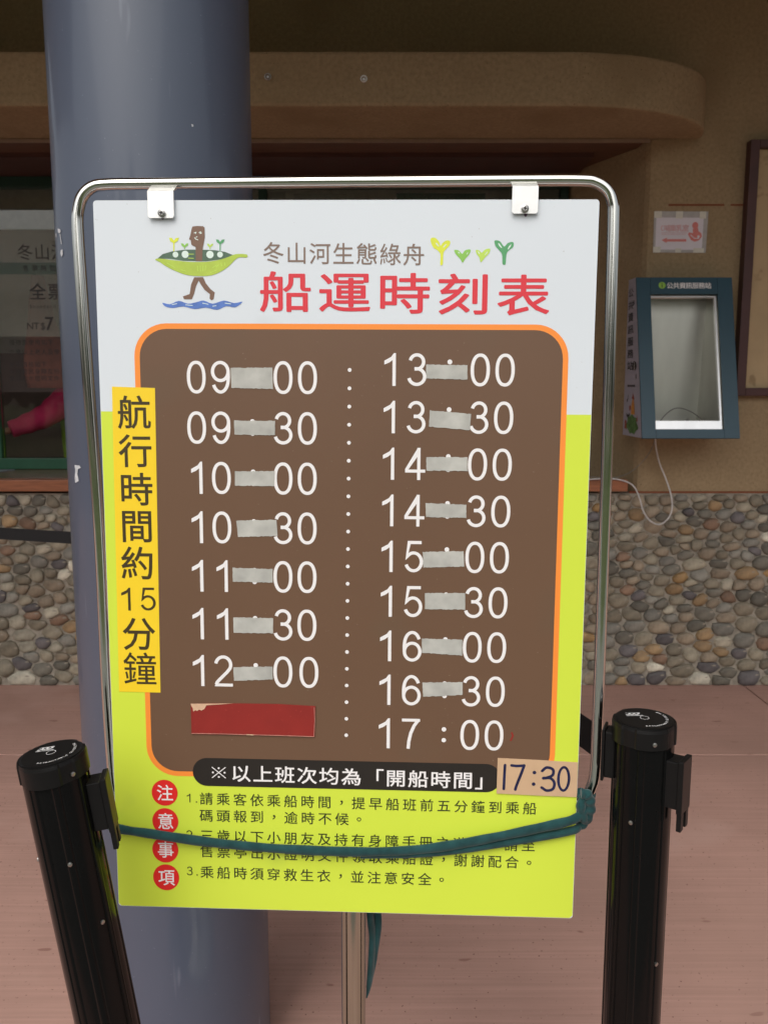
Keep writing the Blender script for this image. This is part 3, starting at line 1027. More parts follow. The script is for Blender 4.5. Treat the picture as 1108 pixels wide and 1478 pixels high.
# ------------------------------------------------------------------ price poster film on the ticket window
def flat_print(name, shapes, origin, ux, uz, m, parent, lift=0., nrm=None, label=None):
    """2-D shapes laid on a plane: origin + x*ux + z*uz (+ lift along nrm)"""
    origin, ux, uz = Vector(origin), Vector(ux), Vector(uz)
    nrm = nrm or Vector((0, -1, 0))
    V, Fc = [], []
    for v, f in shapes:
        n = len(V)
        V += [origin + ux * p[0] + uz * p[1] + nrm * (lift + (p[2] if len(p) > 2 else 0)) for p in v]
        Fc += [tuple(i + n for i in q) for q in f]
    off = offset_of(parent)
    me = bpy.data.meshes.new(name)
    me.from_pydata([tuple(p - off) for p in V], [], Fc)
    o = put(me, name, m, parent)
    if label: o['label'] = label
    return o
def text_shapes(s, x0, z0, size, pitch=None, sx=1., vertical=False, erode=0., dilate=0.):
    out = []
    pitch = pitch or size
    for i, ch in enumerate(s):
        if ch == ' ': continue
        v, f = glyph(ch, erode, dilate)
        cx = x0 + (0 if vertical else pitch * i)
        cz = z0 - (pitch * i if vertical else 0)
        w = .5 if ord(ch) > 0x2000 else (min(p[0] for p in v) + max(p[0] for p in v)) / 2
        out.append(([(cx + (a - w) * size * sx, cz + (b - .38) * size, e) for a, b, e in v], f))
    return out
GP = GY - .0045
pa, pb = at_y(-60, 331, GP), at_y(190, 566, GP)
poster = thing('price_poster', 'faded translucent fare poster on the ticket window left of the column', 'poster', ((pa.x + pb.x) / 2, GP, pb.z))
pm = at_y(0, 486, GP)
box('film', (pa.x, pb.x, GP - .0006, GP, pm.z, pa.z), M['film'], poster)
box('film', (pa.x, pb.x, GP - .0006, GP, pb.z, pm.z - .0005), M['film_clear'], poster)
b0, b1 = at_y(-60, 379, GP), at_y(190, 396, GP)
flat_print('green_band', [([(b0.x, b1.z), (b1.x, b1.z), (b1.x, b0.z), (b0.x, b0.z)], [(0, 1, 2, 3)])], (0, GP - .0012, 0), (1, 0, 0), (0, 0, 1), M['film_green'], poster)
def poster_text(s, px, py, size, pitch, dil=0.):
    p = at_y(px, py, GP)
    flat_print('lettering', text_shapes(s, p.x, p.z, size, pitch, dilate=dil), (0, GP - .0018, 0), (1, 0, 0), (0, 0, 1), M['film_ink'], poster)
k = 1 / 291
poster_text('冬山河生態綠舟', 36.5, 364, 24 * k, 25 * k)
poster_text('售票時間', 38, 387, 9 * k, 13 * k)
poster_text('全票', 55, 421, 25 * k, 27 * k, .01)
poster_text('Standard', 45, 442, 7 * k, 5 * k)
poster_text('NT$', 44, 470, 14 * k, 9.5 * k)
poster_text('70', 72, 466, 27 * k, 20 * k, .01)
for t, y in (('優待票使用如下', 494), ('六歲以上老人及學生', 508), ('免票資格如下', 526), ('本縣居民身障及陪同', 536), ('者請出示證明文件', 546)):
    poster_text(t, 18, y, 8.5 * k, 9.5 * k, .0)
papers = thing('leaflet_stack', 'pale blue leaflet lying on the counter left of the column', 'leaflet', (-2.3, 4.2, .979))
v, f = prism_vf([(-2.55, 4.05), (-2.02, 4.10), (-1.88, 4.36), (-2.50, 4.38)], .9795, .983, 'z')
build('sheet', v, f, mat('pale_blue_paper', (.30, .38, .42, 1), .6, var=.1, scale=8), papers)

# ------------------------------------------------------------------ information kiosk on the wall
tl, tr = at_y(918.5, 400.6, WY - .115), at_y(1057, 400, WY - .115)
bl, br = at_y(925.5, 634, WY - .30), at_y(1066, 631.5, WY - .30)
KX0, KX1 = (tl.x + bl.x) / 2, (tr.x + br.x) / 2
KZ1, KZ0 = (tl.z + tr.z) / 2, (bl.z + br.z) / 2
kiosk = thing('information_kiosk', 'empty dark teal information box with bright steel inside on the tan wall', 'kiosk', ((KX0 + KX1) / 2, WY, KZ0))
A, B_ = Vector((0, WY - .115, KZ1)), Vector((0, WY - .30, KZ0))
kz = (A - B_)
KL = kz.length
kz.normalize()
kn = Vector((0, kz.z * -1, kz.y)).normalized()               # outward normal of the sloping front
if kn.y > 0: kn = -kn
KO = Vector((KX0, B_.y, B_.z))
KW = KX1 - KX0
def kf(a, b, d=0.): return KO + Vector((1, 0, 0)) * a + kz * b + kn * d
def kbox(a0, a1, b0, b1, d0, d1):
    v = [kf(a0, b0, d1), kf(a1, b0, d1), kf(a1, b0, d0), kf(a0, b0, d0), kf(a0, b1, d1), kf(a1, b1, d1), kf(a1, b1, d0), kf(a0, b1, d0)]
    return v, box_vf(0, 1, 0, 1, 0, 1)[1]
# opening of the front frame
oL, oR, oB, oT = .064 * .92, KW - .064, .040, KL - .074
for nm, bb in (('front_frame', (0, oL, 0, KL)), ('front_frame', (oR, KW, 0, KL)), ('front_frame', (oL + .0005, oR - .0005, 0, oB)), ('front_frame', (oL + .0005, oR - .0005, oT, KL))):
    v, f = kbox(*bb, -.012, 0)
    build(nm, v, f, M['teal_box'], kiosk, bevel=.0015)
def side(x0, x1, m, nm='side_panel'):
    prof = [(WY, KZ1 + .002), (A.y + .012, A.z + .0), (B_.y + .012, B_.z), (WY, KZ0 + .0)]
    v, f = prism_vf(prof, x0, x1, 'x')
    build(nm, v, f, m, kiosk)
side(KX0 + .0, KX0 + .010, M['box_side'])
side(KX1 - .010, KX1, M['teal_box'])
box('top_panel', (KX0 + .0105, KX1 - .0105, A.y + .013, WY - .001, KZ1 - .012, KZ1 - .001), M['teal_box'], kiosk)
box('bottom_panel', (KX0 + .0105, KX1 - .0105, B_.y + .016, WY - .001, KZ0 + .002, KZ0 + .012), M['steel'], kiosk)
box('back_plate', (KX0 + .011, KX1 - .011, WY - .006, WY - .002, KZ0 + .013, KZ1 - .013), M['steel'], kiosk)
def inner_y(z): return B_.y + (A.y - B_.y) * (z - B_.z) / (A.z - B_.z) + .034
fz0, fz1 = KZ0 + .016, KZ1 - .045
v = [(KX1 - .082, WY - .0065, fz0), (KX1 - .074, WY - .0065, fz0), (KX1 - .032, inner_y(fz0), fz0), (KX1 - .040, inner_y(fz0), fz0),
     (KX1 - .062, WY - .0065, fz1), (KX1 - .054, WY - .0065, fz1), (KX1 - .038, inner_y(fz1), fz1), (KX1 - .046, inner_y(fz1), fz1)]
f = box_vf(0, 1, 0, 1, 0, 1)[1]
build('inner_flange', v, f, M['steel'], kiosk)
v, f = kbox(oL - .0, oR - .012, oB - .0005, oB + .038, -.028, -.0125)
build('bottom_lip', v, f, M['steel_lip'], kiosk)
v, f = merge([kbox(oR - .012, oR - .004, oB, oT - .012, -.03, -.0125), kbox(oL, oR - .004, oT - .011, oT - .005, -.03, -.0125)])
build('inner_edge', v, f, M['steel_lip'], kiosk)
for fx, fz in ((.80, .93), (.70, .10), (.12, .10), (.14, .93)):
    c = Vector((KX0 + KW * fx, WY - .007, KZ0 + (KZ1 - KZ0) * fz))
    v, f = tube_vf([c, c + Vector((0, -.004, 0))], .006, 12)
    build('screw', v, f, M['screw'], kiosk)
bx, bz = KX0 + KW * .25, KZ0 + .015
pth = [Vector((bx, WY - .16, bz)), Vector((bx + .03, WY - .13, bz + .06)), Vector((bx + .10, WY - .09, bz + .105)), Vector((bx + .18, WY - .06, bz + .09)), Vector((bx + .25, WY - .05, bz + .04)), Vector((bx + .27, WY - .05, bz + .0))]
v, f = tube_vf(catmull(pth, 8), .0023, 8)
build('inner_cable', v, f, M['cable'], kiosk, smooth=True)
# kiosk print
kc = KL - .036
flat_print('info_symbol', [disc(KW * .265, kc, .0150)], KO, (1, 0, 0), kz, M['i_green'], kiosk, .0008, kn)
flat_print('info_symbol', [ribbon([(KW * .265, kc - .008), (KW * .265, kc + .002)], .0035), disc(KW * .265, kc + .0075, .0022, 10)], KO, (1, 0, 0), kz, M['black_ink'], kiosk, .0012, kn)
flat_print('lettering', text_shapes('公共資訊服務站', KW * .265 + .0335, kc - .001, .0285, .0273, dilate=.018), KO, (1, 0, 0), kz, M['white_ink'], kiosk, .0008, kn)
# the left side sheet: text down the panel, then a small painted tree and figures
SX = KX0 - .0008
def sidept(a, t):     # a 0..1 from the wall to the front edge, t 0..1 from top to bottom
    yf = A.y + (B_.y - A.y) * t
    return (WY + (yf - WY) * a, KZ1 + (KZ0 - KZ1) * t)
def side_print(name, shapes, m, lift=.0):
    V, Fc = [], []
    for v, f in shapes:
        n = len(V)
        V += [(SX - lift, *sidept(a, t)) for a, t in v]
        Fc += [tuple(i + n for i in q) for q in f]
    off = offset_of(kiosk)
    me = bpy.data.meshes.new(name)
    me.from_pydata([tuple(Vector(p) - off) for p in V], [], Fc)
    put(me, name, m, kiosk)
sh_ = []
for i, ch in enumerate('公共資訊服務站'):
    v, f = glyph(ch, 0, .012)
    t0 = .085 + .0775 * i
    sh_.append(([(.36 + (a - .5) * .60 * (1 - .28 * i / 6), t0 - (b - .38) * .060) for a, b, e in v], f))
side_print('lettering', sh_, M['black_ink'], .0004)
side_print('info_symbol', [disc(.66, .553, .15, 20, .030)], M['black_ink'], .0004)
side_print('info_symbol', [ribbon([(.66, .545), (.66, .570)], .03), disc(.66, .535, .025, 8, .005)], M['white_ink'], .0007)
side_print('lettering', [(([(.22 + .1 * i, .672), (.29 + .1 * i, .672), (.29 + .1 * i, .686), (.22 + .1 * i, .686)]), [(0, 1, 2, 3)]) for i in range(5)], M['black_ink'], .0004)
tree_ = [(.50 + (.30 + .05 * math.sin(5 * t)) * math.cos(t), .925 + (.060 + .008 * math.sin(7 * t)) * math.sin(t)) for t in [2 * math.pi * i / 28 for i in range(28)]]
side_print('painted_tree', [(tree_, [tuple(range(28))])], M['foliage_paint'], .0004)
side_print('painted_figure', [([(.46, .86), (.66, .86), (.64, .80), (.60, .76), (.52, .77), (.46, .82)], [(0, 1, 2, 3, 4, 5)])], M['orange_paint'], .0006)
side_print('painted_figure', [([(.50, .762), (.66, .765), (.57, .725)], [(0, 1, 2)]), ([(.34, .81), (.44, .80), (.43, .83), (.36, .84)], [(0, 1, 2, 3)]),
                              ([(.74, .90), (.80, .90), (.80, .86)], [(0, 1, 2)]), ([(.10, .955), (.22, .96), (.20, .905), (.12, .90)], [(0, 1, 2, 3)])], M['rust_paint'], .0008)
side_print('painted_leaf', [ribbon([(.20, .775), (.24, .77), (.27, .745)], .02), ribbon([(.20, .865), (.28, .878), (.36, .862)], .02), ribbon([(.75, .625), (.78, .615)], .03), ribbon([(.62, .155), (.70, .150)], .03)], M['black_ink'], .0004)

# cables hanging from the kiosk
def cable(label, pxs, r, m, y0=None):
    pts_ = [at_y(x, y, Y) for x, y, Y in pxs]
    o = thing('cable', label, 'cable', tuple(pts_[0]))
    v, f = tube_vf(catmull(pts_, 8), r, 8)
    build('lead', v, f, m, o, smooth=True)
    return o
cable('thicker white cable looping down over the cobbles under the kiosk', [(945, 633, 3.70), (946, 645, 3.75), (951, 668, 3.84), (961, 693, 3.865), (968, 716, 3.850), (969, 735, 3.846), (963, 749, 3.845), (951, 757, 3.845), (938, 752, 3.846), (928, 738, 3.848), (922, 718, 3.850), (914, 702, 3.86), (900, 694, 3.855), (880, 691, 3.852), (850, 692, 3.852), (815, 697, 3.85), (790, 712, 3.85)], .0036, M['white_cable'])
cable('thin pale cable slanting down left from the kiosk to the sill', [(944, 634, 3.72), (942, 643, 3.76), (934, 657, 3.83), (922, 671, 3.88), (908, 682, 3.895), (893, 688, 3.86), (875, 690, 3.862), (850, 688, 3.862), (820, 690, 3.86)], .0015, M['cable'])

# ------------------------------------------------------------------ nursing room notice
nt_ = [at_y(x, y, WY - .001) for x, y in ((943.5, 305), (1021.5, 305.5), (1017.5, 365), (941.5, 364.5))]
note = thing('paper_notice', 'small taped paper notice with pink mother and child symbol above the kiosk', 'notice', tuple(nt_[3]))
def quad_at(name, q, y, th, m, parent):
    v = [(p.x, y, p.z) for p in q] + [(p.x, y + th, p.z) for p in q]
    build(name, v, [(0, 1, 2, 3), (7, 6, 5, 4), (0, 4, 5, 1), (1, 5, 6, 2), (2, 6, 7, 3), (3, 7, 4, 0)], m, parent)
def nq(u0, u1, t0, t1):
    def p(u, t):
        a = nt_[0].lerp(nt_[1], u)
        b = nt_[3].lerp(nt_[2], u)
        return a.lerp(b, t)
    return [p(u0, t0), p(u1, t0), p(u1, t1), p(u0, t1)]
quad_at('sleeve', nq(0, 1, 0, 1), WY - .0022, .0012, M['sleeve_film'], note)
quad_at('sheet', nq(.04, .92, .15, .93), WY - .0032, .0008, M['paper'], note)
for a in ((.0, .14, .0, .16), (.40, .53, .0, .17), (.84, .96, .0, .17), (0, .14, .86, 1), (.42, .53, .90, 1), (.76, .96, .89, 1)):
    quad_at('tape', nq(*a), WY - .0040, .0007, M['paper_tape'], note)
nO = nt_[3]
nW, nH = (nt_[2] - nt_[3]).length, (nt_[0] - nt_[3]).length
nk = dict(nrm=Vector((0, -1, 0)))
NO = Vector((nO.x, WY - .0036, nO.z))
flat_print('lettering', text_shapes('哺集乳室', nW * .25, nH * .59, nH * .175, nW * .115, dilate=.02), NO, (1, 0, 0), (0, 0, 1), M['faded_pink'], note, 0)
flat_print('lettering', [ribbon(arc(nW * .165, nH * .59, nW * .03, nH * .055, 70, 290, 10), .003), ribbon([(nW * .14, nH * .475), (nW * .63, nH * .475)], .0022), ribbon([(nW * .14, nH * .435), (nW * .60, nH * .435)], .0016)], NO, (1, 0, 0), (0, 0, 1), M['faded_pink'], note, 0)
flat_print('arrow', [([(nW * .15, nH * .30), (nW * .25, nH * .36), (nW * .25, nH * .325), (nW * .62, nH * .325), (nW * .62, nH * .265), (nW * .25, nH * .265), (nW * .25, nH * .23)], [tuple(range(7))])], NO, (1, 0, 0), (0, 0, 1), M['pink_ink'], note, .0)
fig = [disc(nW * .775, nH * .655, nW * .058, 20, nH * .085),
       ([(nW * .73, nH * .57), (nW * .83, nH * .60), (nW * .84, nH * .52), (nW * .90, nH * .46), (nW * .91, nH * .38), (nW * .86, nH * .30), (nW * .78, nH * .26), (nW * .71, nH * .30), (nW * .645, nH * .44), (nW * .66, nH * .49), (nW * .74, nH * .47)], [tuple(range(11))])]
flat_print('mother_symbol', fig, NO, (1, 0, 0), (0, 0, 1), M['pink_ink'], note, 0)
flat_print('child_symbol', [disc(nW * .845, nH * .385, nW * .025, 14, nH * .035), ribbon([(nW * .70, nH * .42), (nW * .77, nH * .345), (nW * .85, nH * .34)], .0035)], NO, (1, 0, 0), (0, 0, 1), M['paper'], note, .0005)

# ------------------------------------------------------------------ notice board on the right
def yb(px, py, Y=WY - .05): return at_y(px, py, Y)
fl, fb, ft = yb(1072, 400).x, yb(1068, 571.5).z, yb(1082, 201).z
pboard = thing('notice_board', 'blank beige notice board in a maroon frame at the right edge', 'notice board', (fl + .6, WY, fb))
bw = .040
box('frame', (fl, fl + bw, WY - .05, WY, fb, ft), M['poster_frame'], pboard, bevel=.003)
box('frame', (fl + 1.25, fl + 1.25 + bw, WY - .05, WY, fb, ft), M['poster_frame'], pboard, bevel=.003)
box('frame', (fl + bw + .0005, fl + 1.2495, WY - .05, WY, fb, fb + .035), M['poster_frame'], pboard, bevel=.003)
box('frame', (fl + bw + .0005, fl + 1.2495, WY - .05, WY, ft - .033, ft), M['poster_frame'], pboard, bevel=.003)
box('panel', (fl + bw + .001, fl + 1.249, WY - .022, WY - .001, fb + .036, ft - .034), M['poster_panel'], pboard)

# ================================================================== THE TIMETABLE STAND
BO = Vector((-.34758163, 1.06860034, 1.62063552))
_tr = Vector((.25199361, 1.04629864, 1.61714694))
_bl = Vector((-.35332083, 1.05588144, .71556164))
bu = (_tr - BO).normalized()
bv = (_bl - BO)
BW, BH = .6, bv.length
bv = (bv - bu * bv.dot(bu)).normalized()
bnrm = bu.cross(bv)                                          # points away from the reader?
if bnrm.y > 0: bnrm = -bnrm                                  # now out of the printed face
def bp_(px, py, w=0.):
    """board coordinates (across, up from the top edge as negative) under a pixel, w metres before the face"""
    d = ray(px, py)
    o = Vector((0, 0, CAM_H))
    P0 = BO + bnrm * w
    t = (P0 - o).dot(bnrm) / d.dot(bnrm)
    p = o + d * t - P0
    return (p.dot(bu), -p.dot(bv))
def bworld(a, b, w=0.): return BO + bu * a - bv * b + bnrm * w
pole_x, pole_y = bworld(.30, -.9).x + .006, bworld(.3, -.85).y + .012
stand = thing('timetable_stand', 'green, white and brown boat timetable board hanging in a steel tube frame stand', 'sign', (pole_x, pole_y, 0))
SOFF = offset_of(stand)
board = None
def bmesh_obj(name, shapes, w, m, thick=0., parent=None, label=None):
    V, Fc = [], []
    for v, f in shapes:
        n = len(V)
        V += [bworld(p[0], p[1], w + (p[2] if len(p) > 2 else 0)) for p in v]
        Fc += [tuple(i + n for i in q) for q in f]
        if thick:
            k2 = len(v)
            V += [bworld(p[0], p[1], w - thick) for p in v]
            Fc += [tuple(i + n + k2 for i in q[::-1]) for q in f]
            for q in f:
                L = len(q)
                if len(f) == 1: Fc += [(q[i] + n, q[i] + n + k2, q[(i + 1) % L] + n + k2, q[(i + 1) % L] + n) for i in range(L)]
    par = parent or board or stand
    off = offset_of(par)
    me = bpy.data.meshes.new(name)
    me.from_pydata([tuple(Vector(p) - off) for p in V], [], Fc)
    o = put(me, name, m, par)
    if label: o['label'] = label
    return o
rc = .004
def rrect(x0, x1, y0, y1, r, n=10):
    out = []
    for cx, cy, a in ((x1 - r, y1 - r, 0), (x0 + r, y1 - r, 90), (x0 + r, y0 + r, 180), (x1 - r, y0 + r, 270)):
        out += arc(cx, cy, r, r, a, a + 90, n)
    return out
def poly_shape(p): return (list(p), [tuple(range(len(p)))])
board = bmesh_obj('board', [poly_shape(rrect(0, BW, -BH, 0, rc, 4))], 0, M['board'], thick=.005, parent=stand)
zl = (bp_(150, 590.5)[1] + bp_(850, 602)[1]) / 2
lw = .00012
bmesh_obj('lime_field', [poly_shape([(0.0004, -BH + .004), (.004, -BH + .0004), (BW - .004, -BH + .0004), (BW - .0004, -BH + .004), (BW - .0004, zl), (.0004, zl)])], lw, M['lime'])
x0, x1 = bp_(195.7, 560)[0], bp_(817, 600)[0]
y1 = (bp_(400, 465)[1] + bp_(720, 470.5)[1]) / 2
y0 = bp_(262, 1120)[1]
bmesh_obj('orange_border', [poly_shape(rrect(x0, x1, y0, y1, .040))], lw * 2, M['orange'])
bt = .0066
bmesh_obj('brown_panel', [poly_shape(rrect(x0 + bt, x1 - bt, y0 + bt, y1 - bt, .034))], lw * 3, M['brown'])
ba, bb = bp_(278.5, 1113), bp_(722, 1124)
bar_h = (bp_(400, 1096.5)[1] - bp_(400, 1137)[1])
bmid = (ba[1] + bb[1]) / 2
bmesh_obj('black_bar', [poly_shape(rrect(ba[0], bb[0], bmid - bar_h / 2, bmid + bar_h / 2, bar_h * .495))], lw * 4, M['black_ink'])
# yellow strip: a sticker of its own
q = [bp_(*p) for p in ((162, 558), (224, 560), (232, 999.5), (172.4, 998))]
bmesh_obj('yellow_strip', [poly_shape(q)], lw * 5, M['yellow'], thick=.0002)

def bsize(px, py, w, h):
    a, b = bp_(px - w / 2, py), bp_(px + w / 2, py)
    c, d = bp_(px, py - h / 2), bp_(px, py + h / 2)
    return b[0] - a[0], c[1] - d[1]
INK = .915
def line(name, s, p0, p1, wpx, hpx, m, layer=6, erode=0., dilate=0., vertical=False, skip=' '):
    """characters set at even spacing between two pixels (centres of the first and last)"""
    a, b = bp_(*p0), bp_(*p1)
    w, h = bsize((p0[0] + p1[0]) / 2, (p0[1] + p1[1]) / 2, wpx, hpx)
    ex, ey = w / INK, h / INK
    shapes = []
    n = max(1, len(s) - 1)
    for i, ch in enumerate(s):
        if ch in skip: continue
        cx, cy = a[0] + (b[0] - a[0]) * i / n, a[1] + (b[1] - a[1]) * i / n
        v, f = glyph(ch, erode, dilate)
        gx = [p[0] for p in v]
        gy = [p[1] for p in v]
        if ch in '，。': ox, oy = (min(gx) + max(gx)) / 2, (min(gy) + max(gy)) / 2
        elif ord(ch) < 256: ox, oy = (min(gx) + max(gx)) / 2, .36
        else: ox, oy = .5, .38
        shapes.append(([(cx + (p[0] - ox) * ex, cy + (p[1] - oy) * ey, p[2]) for p in v], f))
    return bmesh_obj(name, shapes, lw * layer, m)
line('subtitle_lettering', '冬山河生態綠舟', (394.5, 365), (597, 367.5), 29.5, 30.5, M['subtitle'], 3, 0, .004)
line('title_lettering', '船運時刻表', (412, 421), (755, 426), 72, 57, M['red'], 3, .010, .022)
# strip characters
ys = [(194, 595, '航'), (196, 650.6, '行'), (197, 706, '時'), (198, 759, '間'), (199, 812.6, '約'), (201, 914.5, '分'), (202.5, 965, '鐘')]
for x, y, ch in ys:
    line('strip_character', ch, (x, y), (x, y), 45.5, 46, M['yellow_ink'], 6.5, .008 if ch == '鐘' else 0, .013 if ch == '鐘' else .010)
def numerals(name, items, m, layer):
    for ch, cx, cy, w, h in items:
        bmesh_obj(name, [([(cx + p[0] * w / .56, cy + p[1] * h, i * .00005) for p in v], f) for i, (v, f) in enumerate(digit(ch))], lw * layer, m)
w15, h15 = bsize(200, 865, 22, 33)
c1, c2 = bp_(181.5 + 2, 864.5), bp_(214, 864.5)
numerals('strip_numeral', [('1', c1[0], c1[1], w15, h15), ('5', c2[0], c2[1], w15, h15)], M['yellow_ink'], 6.5)
# black bar text
rm = bp_(316, 1114.8)
rw_, rh_ = bsize(316, 1115, 19, 15)
bmesh_obj('reference_mark', [([(rm[0] + a * rw_, rm[1] + b * rh_, e) for a, b in v_], f_) for e, (v_, f_) in ((0, ribbon([(-.5, -.5), (.5, .5)], .075)), (.00004, ribbon([(-.5, .5), (.5, -.5)], .075)))] +
          [disc(rm[0] + a * rw_, rm[1] + b * rh_, .0013, 12) for a, b in ((0, .42), (0, -.42), (.44, 0), (-.44, 0))], lw * 5, M['white_ink'])
line('bar_lettering', ' 以上班次均為「開船時間」', (316, 1115), (700, 1127), 27.5, 23.5, M['white_ink'], 5, 0, .012)
# notice discs
for (x, y), ch in zip(((238, 1144), (239, 1185), (239, 1226), (240.2, 1266)), '注意事項'):
    c = bp_(x, y)
    w, h = bsize(x, y, 37.4, 37.4)
    bmesh_obj('red_disc', [disc(c[0], c[1], w / 2, 40, h / 2)], lw * 4, M['red_disc'])
    line('disc_character', ch, (x + .5, y), (x + .5, y), 22.5, 22.5, M['white_ink'], 5, 0, .008)
# notes
NT = [('請乘客依乘船時間，提早船班前五分鐘到乘船', (298, 1152.5), (764, 1166.5)), ('碼頭報到，逾時不候。', (298, 1176.8), (518, 1182.5)),
      ('三歲以下小朋友及持有身障手冊之遊客，請至', (298.6, 1205.5), (762, 1220)), ('售票亭出示證明文件領取乘船證，謝謝配合。', (298.8, 1228.5), (763, 1245)),
      ('乘船時須穿救生衣，並注意安全。', (299, 1258.5), (637, 1269.5))]
for t, a, b in NT: line('note_lettering', t, a, b, 18.6, 17.2, M['note_ink'], 4, 0, .006)
for ch, a in (('1', (273, 1151.5)), ('2', (273.5, 1204.5)), ('3', (274, 1256.8))):
    w_, h_ = bsize(*a, 8.6, 12.6)
    c_ = bp_(*a)
    nn = [([(c_[0] + p[0] * w_ / .56, c_[1] + p[1] * h_, i * .00005) for p in v_], f_) for i, (v_, f_) in enumerate(digit(ch))]
    bmesh_obj('note_number', nn + [disc(c_[0] + w_ * 1.25, c_[1] - h_ * .44, .0010, 10)], lw * 4, M['note_ink'])

# departure times, one part each
rows_l = [('0900', 544.8), ('0930', 617.8), ('1000', 690.3), ('1030', 761.8), ('1100', 832.0), ('1130', 901.2), ('1200', 969)]
top = [bp_(x, y)[0] for x, y in ((283.5, 544.6), (318.3, 544.6), (408.6, 546.5), (443.8, 547))]
botm = [bp_(x, y)[0] for x, y in ((287.2, 968), (322.6, 968), (408.4, 971), (442.8, 971))]
cols_l = [(a + b) / 2 for a, b in zip(top, botm)]
rows_r = [('1300', 533.8), ('1330', 602.5), ('1400', 670), ('1430', 737.5), ('1500', 804), ('1530', 869), ('1600', 933.5), ('1630', 997), ('1700', 1060)]
topr = [bp_(x, y)[0] for x, y in ((565.4, 532.5), (601.3, 532.5), (692.7, 534.5), (728.5, 535))]
botr = [bp_(x, y)[0] for x, y in ((557, 1058), (592.5, 1058), (677.5, 1061), (712.5, 1062))]
colon_x = (bp_(648, 531)[0] + bp_(641, 1058)[0]) / 2
colon_l = (bp_(364, 545)[0] + bp_(369, 969)[0]) / 2
for tm, y in rows_l:
    cy = bp_(366, y)[1]
    w, h = bsize(366, y, 26.8, 47.5 - (y - 545) * .0062)
    t = (y - 545) / 424
    it = [(ch, top[i] + (botm[i] - top[i]) * t + (.0027 if (tm == '1200' and i == 3) else 0) + (.0010 if ch == '1' else 0), cy, w, h) for i, ch in enumerate(tm)]
    numerals('time_numeral', it, M['white_ink'], 4)
    bmesh_obj('colon_dot', [disc(colon_l, cy + h * .20, .0029), disc(colon_l, cy - h * .17, .0029)], lw * 4, M['white_ink'])
for k_, (tm, y) in enumerate(rows_r):
    cy = bp_(645, y)[1]
    w, h = bsize(645, y, 27.3 - (y - 533) * .0015, 47.5 - (y - 533) * .0078)
    t = (y - 533) / 527
    cx = [topr[i] + (botr[i] - topr[i]) * t for i in range(4)]
    it = [(ch, cx[i] + (-.001 if ch == '1' and i == 0 else 0), cy, w, h) for i, ch in enumerate(tm)]
    numerals('time_numeral', it, M['white_ink'], 4)
    up, dn = (.24, -.17)
    if tm == '1700': up, dn = .17, -.19
    bmesh_obj('colon_dot', [disc(colon_x, cy + h * up, .0029), disc(colon_x, cy + h * dn, .0029)], lw * 4, M['white_ink'])
# dotted divider
d0, d1 = bp_(504.5, 534), bp_(499.6, 1061)
bmesh_obj('dotted_divider', [disc(d0[0] + (d1[0] - d0[0]) * i / 21, d0[1] + (d1[1] - d0[1]) * i / 21, .00235, 14) for i in range(22)], lw * 4, M['white_ink'])
# a small red mark beside the last time
m0 = bp_(738, 1063)
bmesh_obj('red_mark', [ribbon([(m0[0], m0[1] + .005), (m0[0] + .0015, m0[1] + .001), (m0[0] - .001, m0[1] - .005)], .0022)], lw * 4, M['card_red'])

# frosted tape over the colons
Z4 = 260 / 1108
def zpx(o, p, s=Z4): return (o[0] + p[0] * s, o[1] + p[1] * s)
T = []
for o, q in (((260, 500), [(312, 133), (568, 130), (572, 262), (316, 255)]), ((260, 500), [(333, 455), (584, 457), (584, 547), (335, 541)]), ((260, 500), [(338, 768), (583, 766), (580, 860), (338, 856)]),
             ((260, 500), [(346, 1070), (592, 1065), (600, 1165), (357, 1172)]), ((260, 790), [(324, 125), (570, 132), (570, 217), (325, 210)]), ((260, 790), [(328, 428), (572, 435), (572, 528), (330, 525)]),
             ((260, 790), [(328, 735), (570, 732), (570, 812), (333, 820)]),
             ((520, 490), [(403, 155), (657, 158), (657, 247), (405, 240)]), ((520, 490), [(427, 435), (680, 458), (672, 558), (420, 535)]), ((520, 490), [(405, 722), (657, 724), (657, 810), (405, 806)]),
             ((520, 490), [(400, 1005), (650, 1015), (650, 1097), (402, 1092)]), ((520, 780), [(382, 70), (633, 65), (638, 160), (387, 167)]), ((520, 780), [(396, 323), (643, 322), (643, 425), (397, 422)]),
             ((520, 780), [(377, 602), (626, 610), (625, 707), (378, 690)]), ((520, 780), [(380, 872), (627, 870), (627, 950), (385, 960)])):
    T.append([bp_(*zpx(o, p)) for p in q])
for q in T:
    out = []
    for i in range(4):
        a, b = Vector(q[i]), Vector(q[(i + 1) % 4])
        n = 22 if i % 2 == 0 else 6
        nr = Vector((b.y - a.y, a.x - b.x)).normalized()
        for j in range(n):
            p = a.lerp(b, j / n) + nr * (random.uniform(-.0004, .0005) if i % 2 == 0 else random.uniform(-.0002, .0002))
            out.append((p.x, p.y))
    bmesh_obj('tape_strip', [poly_shape(out)], lw * 4 + .0005, M['tape'], thick=.0002)
